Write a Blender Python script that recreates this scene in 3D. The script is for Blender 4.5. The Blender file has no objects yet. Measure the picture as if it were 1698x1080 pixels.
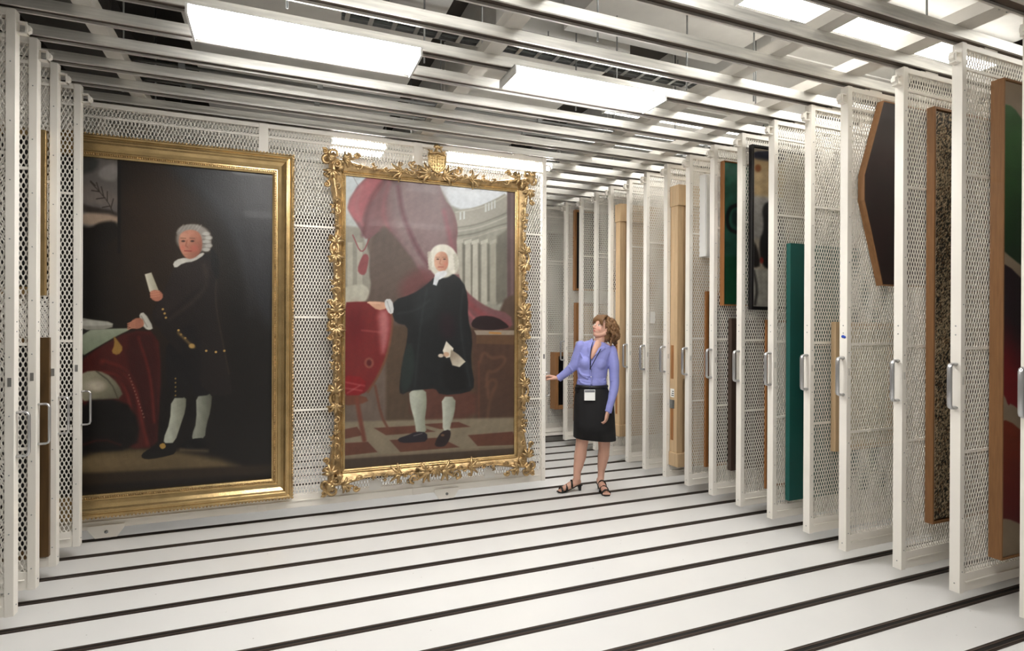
import bpy, bmesh, math, random
import numpy as np
from mathutils import Vector, Matrix, noise as mnoise
random.seed(7); RNG = np.random.default_rng(5)
C = bpy.context.scene.collection
PI = math.pi
# ------------------------------------------------------------------ measured layout (metres)
FPX, YAW, PIT, ROLL, CZ = 952.9, .3904, -.0014, .0044, 1.579
Y0, PITCH, XR, XL, XP, ZB = 2.015, .3293, 3.5516, -1.2282, 2.4015, .083
H, TH, LEN = 3.09, .055, 4.3
def YK(k): return Y0 + PITCH*k
def proj(x, y, z):
    s, c = math.sin(YAW), math.cos(YAW); z = z - CZ
    a = x*c - y*s; b = x*s + y*c
    y2 = b*math.cos(PIT) + z*math.sin(PIT); z2 = -b*math.sin(PIT) + z*math.cos(PIT)
    x3 = a*math.cos(ROLL) + z2*math.sin(ROLL); z3 = -a*math.sin(ROLL) + z2*math.cos(ROLL)
    return 849 + FPX*x3/y2, 540 - FPX*z3/y2
RIGHT = Vector((math.cos(YAW), -math.sin(YAW), 0)); FWD = Vector((math.sin(YAW), math.cos(YAW), 0)); UP = Vector((0, 0, 1))
# ------------------------------------------------------------------ helpers
def lin(c):
    return tuple((v/255 if v > 1 else v)**2.2 for v in c[:3]) + (1,)
MATS = {}
def mat(name, col, rough=.5, metal=0, var=0, vscale=8, bump=0, bscale=60, emit=None, es=0, spec=.5, coat=0, stretch=None, transl=0):
    m = bpy.data.materials.new(name); m.use_nodes = True; nt = m.node_tree
    b = nt.nodes['Principled BSDF']; c = lin(col)
    b.inputs['Base Color'].default_value = c; b.inputs['Roughness'].default_value = rough
    b.inputs['Metallic'].default_value = metal; b.inputs['Specular IOR Level'].default_value = spec
    b.inputs['Coat Weight'].default_value = coat
    if emit: b.inputs['Emission Color'].default_value = lin(emit); b.inputs['Emission Strength'].default_value = es
    tc = nt.nodes.new('ShaderNodeTexCoord'); mp = nt.nodes.new('ShaderNodeMapping')
    nt.links.new(tc.outputs['Object'], mp.inputs[0])
    if stretch: mp.inputs['Scale'].default_value = stretch
    if var:
        n = nt.nodes.new('ShaderNodeTexNoise'); n.inputs['Scale'].default_value = vscale; n.inputs['Detail'].default_value = 6
        nt.links.new(mp.outputs[0], n.inputs['Vector'])
        r = nt.nodes.new('ShaderNodeValToRGB'); r.color_ramp.elements[0].position = .3; r.color_ramp.elements[1].position = .7
        r.color_ramp.elements[0].color = tuple(v*(1-var) for v in c[:3]) + (1,)
        r.color_ramp.elements[1].color = tuple(min(1, v*(1+var)) for v in c[:3]) + (1,)
        nt.links.new(n.outputs[0], r.inputs[0]); nt.links.new(r.outputs[0], b.inputs['Base Color'])
    if bump:
        n = nt.nodes.new('ShaderNodeTexNoise'); n.inputs['Scale'].default_value = bscale; n.inputs['Detail'].default_value = 4
        nt.links.new(mp.outputs[0], n.inputs['Vector'])
        bp = nt.nodes.new('ShaderNodeBump'); bp.inputs['Strength'].default_value = bump; bp.inputs['Distance'].default_value = .01
        nt.links.new(n.outputs[0], bp.inputs['Height']); nt.links.new(bp.outputs[0], b.inputs['Normal'])
    MATS[name] = m; return m
def mat_attr(name, rough=.35, spec=.5, coat=0, bump=.05, bscale=120):
    m = mat(name, (200, 200, 200), rough, spec=spec, coat=coat, bump=bump, bscale=bscale); nt = m.node_tree
    a = nt.nodes.new('ShaderNodeAttribute'); a.attribute_name = 'Col'
    nt.links.new(a.outputs['Color'], nt.nodes['Principled BSDF'].inputs['Base Color']); return m
class MB:
    def __init__(s): s.v = []; s.f = []; s.sm = []
    def add(s, vs, fs, smooth=False):
        o = len(s.v); s.v += [tuple(p) for p in vs]; s.f += [tuple(i+o for i in f) for f in fs]; s.sm += [smooth]*len(fs); return s
    def box(s, x0, x1, y0, y1, z0, z1):
        x0, x1 = sorted((x0, x1)); y0, y1 = sorted((y0, y1)); z0, z1 = sorted((z0, z1))
        v = [(x, y, z) for z in (z0, z1) for y in (y0, y1) for x in (x0, x1)]
        return s.add(v, [(0, 2, 3, 1), (4, 5, 7, 6), (0, 1, 5, 4), (2, 6, 7, 3), (0, 4, 6, 2), (1, 3, 7, 5)])
    def tube(s, pts, r, n=8, closed=False, flat=1.0, fl=None, cap=True):
        pts = [Vector(p) for p in pts]; N = len(pts)
        rs = r if isinstance(r, (list, tuple)) else [r]*N
        T = []
        for i in range(N):
            a = pts[(i-1) % N] if (i > 0 or closed) else pts[0]; b = pts[(i+1) % N] if (i < N-1 or closed) else pts[-1]
            T.append((b-a).normalized() if (b-a).length > 1e-9 else Vector((0, 0, 1)))
        ref = Vector(fl) if fl is not None else (Vector((0, 0, 1)) if abs(T[0].z) < .9 else Vector((1, 0, 0)))
        vs = []; u = None
        for i in range(N):
            base = ref if (fl is not None or u is None) else u
            u = base - T[i]*base.dot(T[i])
            if u.length < 1e-6: u = T[i].orthogonal()
            u.normalize(); w = T[i].cross(u)
            for k in range(n):
                a = 2*PI*k/n; vs.append(pts[i] + u*math.cos(a)*rs[i]*flat + w*math.sin(a)*rs[i])
        fs = [(i*n+k, i*n+(k+1) % n, ((i+1) % N)*n+(k+1) % n, ((i+1) % N)*n+k) for i in range(N if closed else N-1) for k in range(n)]
        if cap and not closed: fs += [tuple(range(n))[::-1], tuple((N-1)*n+k for k in range(n))]
        return s.add(vs, fs, True)
    def cyl(s, a, b, r, n=16, r2=None):
        return s.tube([a, b], [r, r if r2 is None else r2], n)
    def ball(s, c, r, n=10, m=6, M=None):
        r = (r, r, r) if not isinstance(r, (tuple, list)) else r; c = Vector(c)
        vs = [Vector((0, 0, r[2]))]; fs = []
        for j in range(1, m):
            t = PI*j/m
            for i in range(n): vs.append(Vector((r[0]*math.sin(t)*math.cos(2*PI*i/n), r[1]*math.sin(t)*math.sin(2*PI*i/n), r[2]*math.cos(t))))
        vs.append(Vector((0, 0, -r[2]))); L = len(vs)-1
        for i in range(n):
            fs.append((0, 1+i, 1+(i+1) % n)); fs.append((L, 1+(m-2)*n+(i+1) % n, 1+(m-2)*n+i))
            for j in range(m-2): fs.append((1+j*n+i, 1+(j+1)*n+i, 1+(j+1)*n+(i+1) % n, 1+j*n+(i+1) % n))
        return s.add([c + (M @ v if M is not None else v) for v in vs], fs, True)
    def prism(s, poly, y0, y1, axis='y'):
        n = len(poly)
        f = {'y': lambda p, q: (p[0], q, p[1]), 'x': lambda p, q: (q, p[0], p[1]), 'z': lambda p, q: (p[0], p[1], q)}[axis]
        vs = [f(p, y0) for p in poly] + [f(p, y1) for p in poly]
        return s.add(vs, [tuple(range(n)), tuple(range(2*n-1, n-1, -1))] + [(i, i+n, (i+1) % n+n, (i+1) % n) for i in range(n)])
    def loft(s, rings, cap=True, smooth=True):
        n = len(rings[0]); vs = [p for r in rings for p in r]
        fs = [(i*n+k, i*n+(k+1) % n, (i+1)*n+(k+1) % n, (i+1)*n+k) for i in range(len(rings)-1) for k in range(n)]
        if cap: fs += [tuple(range(n))[::-1], tuple((len(rings)-1)*n+k for k in range(n))]
        return s.add(vs, fs, smooth)
    def mesh(s, name):
        me = bpy.data.meshes.new(name); me.from_pydata(s.v, [], s.f)
        me.polygons.foreach_set('use_smooth', s.sm)
        bm = bmesh.new(); bm.from_mesh(me); bmesh.ops.recalc_face_normals(bm, faces=bm.faces); bm.to_mesh(me); bm.free()
        me.update(); return me
    def build(s, name, material, parent=None, bevel=0, loc=None):
        me = s.mesh(name); me.materials.append(material)
        o = bpy.data.objects.new(name, me); C.objects.link(o); o.parent = parent
        if loc: o.location = loc
        if bevel:
            b = o.modifiers.new('bevel', 'BEVEL'); b.width = bevel; b.segments = 2; b.limit_method = 'ANGLE'; b.angle_limit = .7
        return o
def tag(o, label=None, cat=None, group=None, kind=None):
    if label: o['label'] = label
    if cat: o['category'] = cat
    if group: o['group'] = group
    if kind: o['kind'] = kind
    return o
def empty(name, loc, rz=0):
    o = bpy.data.objects.new(name, None); C.objects.link(o); o.location = loc; o.rotation_euler = (0, 0, rz); o.empty_display_size = .1; return o
def copy_tree(o, parent=None):
    c = o.copy(); C.objects.link(c); c.parent = parent
    for ch in list(o.children): copy_tree(ch, c)
    return c
# ------------------------------------------------------------------ materials
M_rack = mat('rack_enamel', (238, 233, 224), .38, var=.03, vscale=3)
M_mesh = mat('mesh_enamel', (232, 227, 218), .45)
M_alu = mat('brushed_aluminium', (222, 220, 214), .36, .5, var=.18, vscale=4, bump=.08, bscale=90, stretch=(1, 14, 14))
M_slotshade = mat('rail_slot_shade', (104, 92, 84), .3, .6, var=.2, vscale=3, stretch=(1, 12, 12))  # dark brown standing in for the shade inside the rail slots
M_beam = mat('beam_paint', (208, 203, 195), .45, .15, var=.05)
M_chrome = mat('handle_aluminium', (200, 200, 202), .28, .85)
M_steel = mat('zinc_steel', (150, 152, 152), .35, .9)
M_dark = mat('dark_track', (56, 47, 42), .5, .2, var=.15, vscale=12)
M_slot = mat('track_slot', (22, 18, 16), .6)
M_trackline = mat('track_lip', (98, 86, 78), .4, .4)
M_duct = mat('duct_white', (214, 212, 208), .6, var=.04)
M_slab = mat('dark_slab', (70, 66, 62), .9, var=.2, vscale=2)
M_wall = mat('wall_paint', (212, 208, 200), .8, var=.03)
M_lamp = mat('lamp_diffuser', (255, 255, 255), .5, emit=(255, 253, 249), es=21)
M_lamp2 = mat('strip_lamp_diffuser', (255, 255, 255), .5, emit=(255, 252, 245), es=9)
M_lamp3 = mat('dim_lamp_diffuser', (255, 255, 255), .5, emit=(255, 253, 249), es=11)
M_white = mat('white_enamel', (240, 240, 238), .4)
M_black = mat('black_paint', (24, 22, 24), .4)
M_gold = mat('gilded_wood', (182, 154, 112), .3, .8, var=.42, vscale=22, bump=.25, bscale=140)
M_gold2 = mat('bright_gilding', (196, 168, 120), .27, .82, var=.16, vscale=10, bump=.08, bscale=90)
M_brown = mat('old_brown_frame', (92, 70, 44), .45, .3, var=.35, vscale=20, stretch=(1, 1, .2))
M_oak = mat('honey_wood', (142, 102, 66), .5, var=.14, vscale=14, stretch=(6, 6, .5))
M_pine = mat('pale_crate_pine', (196, 168, 132), .6, var=.12, vscale=10, stretch=(8, 8, .4))
M_orange = mat('orange_wood', (146, 98, 56), .5, var=.15, vscale=14, stretch=(6, 6, .5))
M_dkbrown = mat('dark_brown_wood', (72, 58, 50), .5, var=.15, vscale=14, stretch=(6, 6, .5))
M_teal = mat('teal_cloth', (12, 80, 74), .6, var=.06, vscale=5, bump=.1, bscale=300)
M_maroon = mat('dark_maroon_paint', (40, 22, 22), .35, var=.4, vscale=3)
M_paper = mat('paper', (236, 234, 228), .8)
M_paint = mat_attr('oil_paint', .40, .5, coat=.04, bump=.12)
M_paintm = mat_attr('matt_paint', .55, .4)
# ------------------------------------------------------------------ camera
cam = bpy.data.cameras.new('camera'); co = bpy.data.objects.new('camera', cam); C.objects.link(co)
cam.sensor_fit = 'HORIZONTAL'; cam.sensor_width = 36; cam.lens = FPX/1698*36; cam.clip_start = .02
fw = FWD*math.cos(PIT) + UP*math.sin(PIT); up = -FWD*math.sin(PIT) + UP*math.cos(PIT)
r3 = RIGHT*math.cos(ROLL) + up*math.sin(ROLL); u3 = -RIGHT*math.sin(ROLL) + up*math.cos(ROLL)
mw = Matrix.Identity(4)
for i in range(3): mw[i][0] = r3[i]; mw[i][1] = u3[i]; mw[i][2] = -fw[i]
mw[2][3] = CZ; co.matrix_world = mw
bpy.context.scene.camera = co
# ------------------------------------------------------------------ room shell
def struct(name, mb, m, label=None):
    o = mb.build(name, m); o['kind'] = 'structure'
    if label: o['label'] = label
    return o
X0, X1, YB, YF, ZC = -5.9, 8.2, -3.6, 10.2, 4.3
fm = mat('painted_concrete_floor', (226, 225, 223), .3, var=.03, vscale=1.3, bump=.02, bscale=14, spec=.4)
nt = fm.node_tree; b = nt.nodes['Principled BSDF']
vo = nt.nodes.new('ShaderNodeTexVoronoi'); vo.inputs['Scale'].default_value = 9; vo.feature = 'F1'
tc = nt.nodes.new('ShaderNodeTexCoord'); nt.links.new(tc.outputs['Object'], vo.inputs['Vector'])
cr = nt.nodes.new('ShaderNodeValToRGB'); cr.color_ramp.elements[0].position = .018; cr.color_ramp.elements[1].position = .04
cr.color_ramp.elements[0].color = (.36, .34, .32, 1); cr.color_ramp.elements[1].color = (1, 1, 1, 1)
nt.links.new(vo.outputs['Distance'], cr.inputs[0])
mx = nt.nodes.new('ShaderNodeMix'); mx.data_type = 'RGBA'; mx.blend_type = 'MULTIPLY'; mx.inputs[0].default_value = .8
src = b.inputs['Base Color'].links[0].from_socket
nt.links.new(src, mx.inputs[6]); nt.links.new(cr.outputs[0], mx.inputs[7]); nt.links.new(mx.outputs[2], b.inputs['Base Color'])
struct('floor', MB().box(X0, X1, YB, YF, -.1, 0), fm)
struct('ceiling', MB().box(X0, X1, YB, YF, ZC, ZC+.1), M_slab)
struct('wall_left', MB().box(X0-.1, X0, YB, YF, 0, ZC), M_wall)
struct('wall_right', MB().box(X1, X1+.1, YB, YF, 0, ZC), M_wall)
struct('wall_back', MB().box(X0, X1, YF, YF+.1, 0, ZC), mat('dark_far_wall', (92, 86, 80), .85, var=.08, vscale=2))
struct('wall_front', MB().box(X0, X1, YB-.1, YB, 0, ZC), M_wall)
# ------------------------------------------------------------------ sliding rack prototype
def mesh_sheet_data():
    a, b, d = .012, .027, .003
    cx = []; cz = []
    for par in (0, 1):
        xs = np.arange(a*(1+par), LEN-a*.5, 2*a); zs = np.arange(.10+b*par, 3.06, 2*b)
        gx, gz = np.meshgrid(xs, zs); cx.append(gx.ravel()); cz.append(gz.ravel())
    cx = np.concatenate(cx); cz = np.concatenate(cz); n = len(cx)
    inner = [(-.0030, .0140), (.0030, .0140), (.0072, .0050), (.0072, -.0050), (.0030, -.0140), (-.0030, -.0140), (-.0072, -.0050), (-.0072, .0050)]
    outer = [(0, b), (a, 0), (0, -b), (-a, 0)]
    loc = [(x, 0, z) for x, z in outer] + [(x, 0, z) for x, z in inner] + [(x, d, z) for x, z in outer] + [(x, d, z) for x, z in inner]
    loc = np.array(loc, np.float32)   # 24
    V = np.zeros((n, 24, 3), np.float32); V[:] = loc; V[:, :, 0] += cx[:, None]; V[:, :, 2] += cz[:, None]
    V[:, :, 0] = np.clip(V[:, :, 0], 0.002, LEN-.002)
    I = lambda k: 4+k
    tri = [(0, I(0), I(1)), (1, I(2), I(3)), (2, I(4), I(5)), (3, I(6), I(7))]
    quad = [(0, I(1), I(2), 1), (1, I(3), I(4), 2), (2, I(5), I(6), 3), (3, I(7), I(0), 0)]
    tri += [tuple(i+12 for i in t)[::-1] for t in tri]; quad += [tuple(i+12 for i in q)[::-1] for q in quad]
    quad += [(I(k), I(k)+12, I((k+1) % 8)+12, I((k+1) % 8)) for k in range(8)]
    base = (np.arange(n)*24)[:, None, None]
    T = (np.array(tri)[None]+base).reshape(-1); Q = (np.array(quad)[None]+base).reshape(-1)
    nt_, nq = len(T)//3, len(Q)//4
    me = bpy.data.meshes.new('mesh_sheet'); me.vertices.add(n*24); me.vertices.foreach_set('co', V.ravel())
    me.loops.add(len(T)+len(Q)); me.loops.foreach_set('vertex_index', np.concatenate([T, Q]).astype(np.int32))
    me.polygons.add(nt_+nq)
    st = np.concatenate([np.arange(nt_)*3, nt_*3+np.arange(nq)*4]).astype(np.int32)
    me.polygons.foreach_set('loop_start', st); me.update(calc_edges=True); me.validate()
    me.materials.append(M_mesh); return me
SHEET = mesh_sheet_data()
def rack_proto(s, hz, handle_rad):
    """aisle end at local x=0, running away along s; near face y=0"""
    root = empty('sliding_rack', (0, 0, 0))
    for x0, x1 in ((0, .04), (1.21, 1.288), (2.46, 2.53), (LEN-.04, LEN)):
        MB().box(s*x0, s*x1, 0, TH, 0, H).build('upright', M_rack, root, bevel=.002)
    t = MB().box(s*.04, s*(LEN-.04), .004, TH-.004, H-.036, H-.001)
    t.box(s*.05, s*(LEN-.05), .0, .004, H-.036, H-.03); t.build('top_rail', M_rack, root, bevel=.0015)
    bt = MB().box(s*.04, s*(LEN-.04), .004, TH-.004, .002, .105); bt.box(s*.05, s*(LEN-.05), -.006, .004, .055, .062)
    bt.build('bottom_rail', M_rack, root, bevel=.0015)
    sh = bpy.data.objects.new('mesh_sheet', SHEET); C.objects.link(sh); sh.parent = root; sh.location = (0 if s > 0 else -LEN, .010, 0)
    for xa, xb, zs in ((.04, 1.21, (2.95, 2.357, 1.374, .79)), (1.288, 2.46, (2.985, 2.295, 1.55, .79)), (2.53, LEN-.04, (2.985, 2.295, 1.55, .79))):
        for z in zs: MB().box(s*xa, s*xb, .004, .018, z-.008, z+.008).build('sheet_joint', M_rack, root)
    # pull handle on the aisle end
    r = handle_rad; y = TH/2; p = .052
    h = MB(); pts = []
    z0, z1 = hz
    pts = [(s*.002, y, z0), (-s*(p-.018), y, z0), (-s*(p-.005), y, z0+.005), (-s*p, y, z0+.018), (-s*p, y, z1-.018), (-s*(p-.005), y, z1-.005), (-s*(p-.018), y, z1), (s*.002, y, z1)]
    h.tube(pts, r, 10, fl=(0, 1, 0), flat=1.5)
    h.build('handle', M_chrome, root)
    # bumper bracket near the top
    bm_ = MB().box(0, -s*.045, TH*.2, TH*.8, 2.975, 2.982); bm_.box(0, -s*.045, TH*.2, TH*.8, 3.03, 3.037); bm_.box(-s*.036, -s*.045, TH*.2, TH*.8, 2.975, 3.037)
    bm_.prism([(-s*.045, 2.985), (-s*.058, 2.995), (-s*.058, 3.017), (-s*.045, 3.027)], TH*.25, TH*.75); bm_.build('bumper', M_rack, root)
    for x in (.22, LEN-.3):
        q = MB().box(s*x, s*(x+.12), .008, TH-.008, H-.001, H+.012); q.box(s*(x+.02), s*(x+.1), .012, .02, H-.03, H+.016)
        q.box(s*(x-.035), s*x, .015, TH-.015, H-.002, H+.01); q.build('trolley', M_rack, root)
    for x in (.87, 3.42):
        poly = [(0, .03), (.225, .03), (.225, .004), (.18, -.062), (.045, -.062), (0, .004)]
        g = MB().prism([(s*(x+a), b) for a, b in poly], -.012, -.004).build('guide_plate', M_rack, root, bevel=.002)
        MB().cyl((s*(x+.11), -.018, -.018), (s*(x+.11), -.003, -.018), .013, 6).build('bolt', M_steel, g)
        w = MB().cyl((s*(x+.11), .012, -.05), (s*(x+.11), .034, -.05), .032, 20); w.build('guide_wheel', M_steel, root)
    sc = MB()
    for z in np.arange(.12, H, .3): sc.cyl((s*.02, -.002, z), (s*.02, .003, z), .0035, 6)
    for z in (.05, 1.45, 1.5): sc.cyl((-s*.002, TH/2, z), (s*.003, TH/2, z), .004, 6)
    sc.build('screws', M_steel, root)
    MB().box(s*.012, s*.028, -.0015, .002, 1.17, 1.215).build('number_plate', mat('plate_%d' % s, (120, 118, 114) if s < 0 else (206, 202, 194), .5), root)
    return root
G_R = 'sliding picture racks on the right side of the aisle'; G_L = 'sliding picture racks on the left side of the aisle'
R_DX = {-1: 0, 0: -.008, 1: 0, 2: -.053, 3: .003, 4: 0, 5: 0, 6: .004, 7: .008, 8: .008, 9: 0, 10: .01, 11: -.02, 12: -.015, 13: -.034, 14: -.077, 15: -.26, 16: -.05}
R_DESC = {-1: 'cut off by the right picture edge', 0: 'holding the wood framed green and red abstract', 1: 'holding the black and cream speckled painting',
  2: 'holding the eight sided dark painting, blue tape on post', 3: 'holding only a small pale wood frame', 4: 'holding the flat teal canvas', 5: 'holding the black framed abstract painting',
  6: 'holding the green painting', 7: 'holding the white box and thin orange frame', 8: 'holding the tall pale crate with a white label', 9: 'with a paper tag, directly behind the tall labelled crate',
  10: 'empty, second one behind the tall labelled crate', 11: 'holding the pale crate just behind the woman', 12: 'empty, seen directly above the woman\'s face', 13: 'empty, second one beyond the crate behind the woman',
  14: 'holding a narrow brown framed dark picture', 15: 'with the boxed dark picture behind the woman', 16: 'farthest of the right bank, mostly hidden by the portrait rack'}
prR = rack_proto(1, (1.04, 1.285), .0095); prL = rack_proto(-1, (.81, 1.035), .0065)
racks = {}
first = True
for k in sorted(R_DX):
    o = prR if first else copy_tree(prR); first = False
    o.location = (XR+R_DX[k], YK(k), ZB); tag(o, 'white mesh sliding rack ' + R_DESC[k], 'art storage rack', G_R); racks[k] = o
L_DESC = {5: 'cut off by the left picture edge, nearest of its bank', 6: 'second from the left picture edge', 7: 'third from the left picture edge, holding gold and brown frames', 8: 'beside the dark gilt framed portrait, fourth from the left picture edge',
  10: 'seen through the mesh directly behind the two portraits', 11: 'second one behind the two portraits', 12: 'third one behind the two portraits'}
L_DX = {5: .002, 6: -.01, 7: -.011, 8: .021, 10: 0, 11: 0, 12: 0}
first = True
for k in sorted(L_DX):
    o = prL if first else copy_tree(prL); first = False
    o.location = (XL+L_DX[k], YK(k), ZB); tag(o, 'white mesh sliding rack ' + L_DESC[k], 'art storage rack', G_L)
o = copy_tree(prL); o.location = (XP, YK(9), ZB); tag(o, 'white mesh rack pulled into the aisle carrying two large gilt framed portraits', 'art storage rack')
PULL = o
# ------------------------------------------------------------------ floor tracks and ceiling rails
def rdesc(k):
    if k < -1: return ['nearest the camera', 'second from the camera', 'third from the camera'][k+4] if k+4 < 3 else ''
    if k == 9: return 'of the pulled out portrait rack'
    if k > 16: return {17: 'directly beyond the farthest rack', 18: 'second beyond the farthest rack', 19: 'third beyond the farthest rack', 20: 'fourth beyond the farthest rack', 21: 'fifth beyond the farthest rack'}[k]
    return 'of the right rack ' + {-1: 'cut by the picture edge', 0: 'with the green and red abstract', 1: 'with the speckled painting', 2: 'with the eight sided painting', 3: 'with the small pale frame',
        4: 'with the teal canvas', 5: 'with the black framed abstract', 6: 'with the green painting', 7: 'with the white box', 8: 'with the tall labelled crate', 10: 'second behind the labelled crate',
        11: 'with the crate behind the woman', 12: 'above the woman\'s face', 13: 'second beyond the woman\'s crate', 14: 'with the narrow brown frame', 15: 'with the boxed dark picture', 16: 'farthest back'}[k]
tb = MB(); tb.box(X0+.02, X1-.02, -.028, .028, .0005, .003)
tr0 = None
for k in range(-4, 22):
    y = YK(k)+TH/2
    if tr0 is None:
        tr0 = empty('floor_track', (0, y, 0)); tb.build('channel', M_dark, tr0)
        MB().box(X0+.02, X1-.02, -.011, .011, .003, .0034).build('slot', M_slot, tr0)
        l = MB(); l.box(X0+.02, X1-.02, -.0165, -.0115, .003, .0048); l.box(X0+.02, X1-.02, .0115, .0165, .003, .0048); l.build('lip', M_trackline, tr0); t = tr0
    else: t = copy_tree(tr0); t.location = (0, y, 0)
    tag(t, 'dark metal floor guide track ' + rdesc(k), 'floor track', 'dark guide tracks crossing the white floor')
ZR = ZB+H+.013
ra0 = None
for k in range(-3, 22):
    y = YK(k)+TH/2
    if ra0 is None:
        ra0 = empty('ceiling_rail', (0, y, 0)); w, h, e = .040, .058, .004
        c = MB(); xa, xb = X0+.05, X1-.05
        c.box(xa, xb, -w, -w+e, ZR, ZR+h); c.box(xa, xb, w-e, w, ZR, ZR+h); c.box(xa, xb, -w+e, w-e, ZR+h-e, ZR+h)
        c.box(xa, xb, -w+e, -.027, ZR, ZR+e); c.box(xa, xb, .027, w-e, ZR, ZR+e)
        c.box(xa, xb, -.030, -.027, ZR+e, ZR+.014); c.box(xa, xb, .027, .030, ZR+e, ZR+.014)
        c.build('channel', M_alu, ra0); MB().box(xa, xb, -w+e+.001, w-e-.001, ZR+.016, ZR+.024).build('slot_shade_strip', M_slotshade, ra0); t = ra0  # dark strip closing the slot, its colour imitates the shade up inside
    else: t = copy_tree(ra0); t.location = (0, y, 0)
    tag(t, 'grey aluminium ceiling rail ' + rdesc(k), 'ceiling rail', 'aluminium rails under the ceiling')
ZBm = ZR+.0585
for nm, xa, xb in (('far left, above the left rack ends', -.985, -.89), ('above the gap between the two portraits', 1.17, 1.275), ('above the woman', 2.80, 2.90), ('above the right rack ends', 3.46, 3.60), ('of the left bank', -3.2, -3.1), ('of the right bank', 5.6, 5.7)):
    bm_ = MB(); c = (xa+xb)/2; hw = (xb-xa)/2
    t = empty('cross_beam', (c, 0, ZBm)); 
    b2 = MB().box(-hw, hw, YB+.05, YF-.05, 0, .005); b2.box(-hw, -hw+.005, YB+.05, YF-.05, .005, .07); b2.box(hw-.005, hw, YB+.05, YF-.05, .005, .07)
    b2.build('channel', M_beam, t)
    bo = MB()
    for k in range(-2, 20):
        for dx in (-hw*.5, hw*.5): bo.cyl((dx, YK(k)+TH/2+.10, -.006), (dx, YK(k)+TH/2+.10, .001), .007, 6)
    bo.build('bolts', M_steel, t)
    ro = MB()
    for y in (.9, 2.2, 3.5, 4.5, 5.6, 7, 8.4): ro.cyl((0, y, .005), (0, y, (3.797 if (abs(c-2.85) < .1 and 1.6 < y < 3.9) else ZC)-ZBm-.002), .006, 6)
    ro.build('hanger_rods', M_steel, t)
    tag(t, 'pale steel cross beam ' + nm, 'cross beam', 'steel beams crossing over the rails')
for i, (x, k) in enumerate([(.05, 3), (.85, 4), (2.1, 5), (2.25, 4), (2.6, 3), (1.7, 2), (3.2, 3)]):
    y = YK(k)+TH/2+.16
    t = MB().cyl((x, y, ZR+.02), (x, y, 3.79), .006, 8).build('hanger_rod', M_steel)
    tag(t, 'thin vertical steel rod %s' % ['over the left end of the big lamp', 'over the right end of the big lamp', 'over the middle of the second lamp', 'in front of the second lamp', 'right of the second lamp', 'beside the cable tray', 'nearest the right racks'][i], 'hanger rod', 'hanger rods above the rails')
# things above the rails
def duct(name, x0, x1, y0, y1, z0, z1, label, cat='duct', m=M_duct):
    t = empty(name, ((x0+x1)/2, (y0+y1)/2, z0)); hx, hy = (x1-x0)/2, (y1-y0)/2
    MB().box(-hx, hx, -hy, hy, 0, z1-z0).build('sheet_metal_body', m, t)
    n = max(2, int((y1-y0)/1.2))
    for i in range(1, n):
        y = -hy+2*hy*i/n; MB().box(-hx-.012, hx+.012, y-.012, y+.012, -.012, z1-z0-.005).build('flange', m, t)
    tag(t, label, cat); return t
duct('air_duct', -.63, 1.12, 1.6, 9.5, 3.8, 4.295, 'wide white air duct above the big hanging lamp')
duct('air_duct', 1.5, 2.67, 3.98, 9.5, 3.8, 4.295, 'white air duct above the second hanging lamp')
duct('air_duct', 2.0, 3.45, 1.6, 3.86, 3.8, 4.295, 'broad white duct above the right racks, nearest the camera')
duct('air_duct', 3.62, 5.2, 1.0, 9.5, 3.75, 4.295, 'white duct over the right bank of racks')
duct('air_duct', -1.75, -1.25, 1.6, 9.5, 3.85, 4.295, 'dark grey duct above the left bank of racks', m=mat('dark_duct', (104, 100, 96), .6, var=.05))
t = empty('cable_tray', (1.9, 3.92, 3.62))
c = MB(); c.box(-1.5, 1.5, -.09, -.085, 0, .05); c.box(-1.5, 1.5, .085, .09, 0, .05)
for i in range(20): c.box(-1.48+i*.155, -1.45+i*.155, -.085, .085, 0, .006)
c.build('tray', M_steel, t)
for i, (y, m) in enumerate([(-.04, 'green_grey_cable'), (.01, 'black_cable'), (.05, 'dark_grey_cable')]):
    MB().tube([(-1.5, y, .02), (0, y+.004, .02), (1.5, y, .02)], .013, 8).build('cable', mat(m, [(90, 104, 98), (30, 30, 30), (60, 62, 60)][i], .5), t)
c = MB()
for x in (-1.2, 0, 1.2): c.cyl((x, 0, .006), (x, 0, 3.799-3.62), .005, 6)
c.build('hanger', M_steel, t)
tag(t, 'steel cable tray with dark cables above the second hanging lamp', 'cable tray')
for i, (y, lab) in enumerate([(YK(7)+.19, 'thin grey conduit pipe above the big lamp'), (YK(8)+.19, 'thin grey conduit pipe nearest the portraits')]):
    c = MB().cyl((-1, y, 3.34), (4.2, y, 3.34), .012, 10)
    for x in np.arange(-.6, 4, .9): c.box(x-.02, x+.02, y-.02, y+.02, 3.325, 3.355)
    tag(c.build('conduit_pipe', M_steel), lab, 'conduit', 'conduit pipes above the rails')
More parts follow.
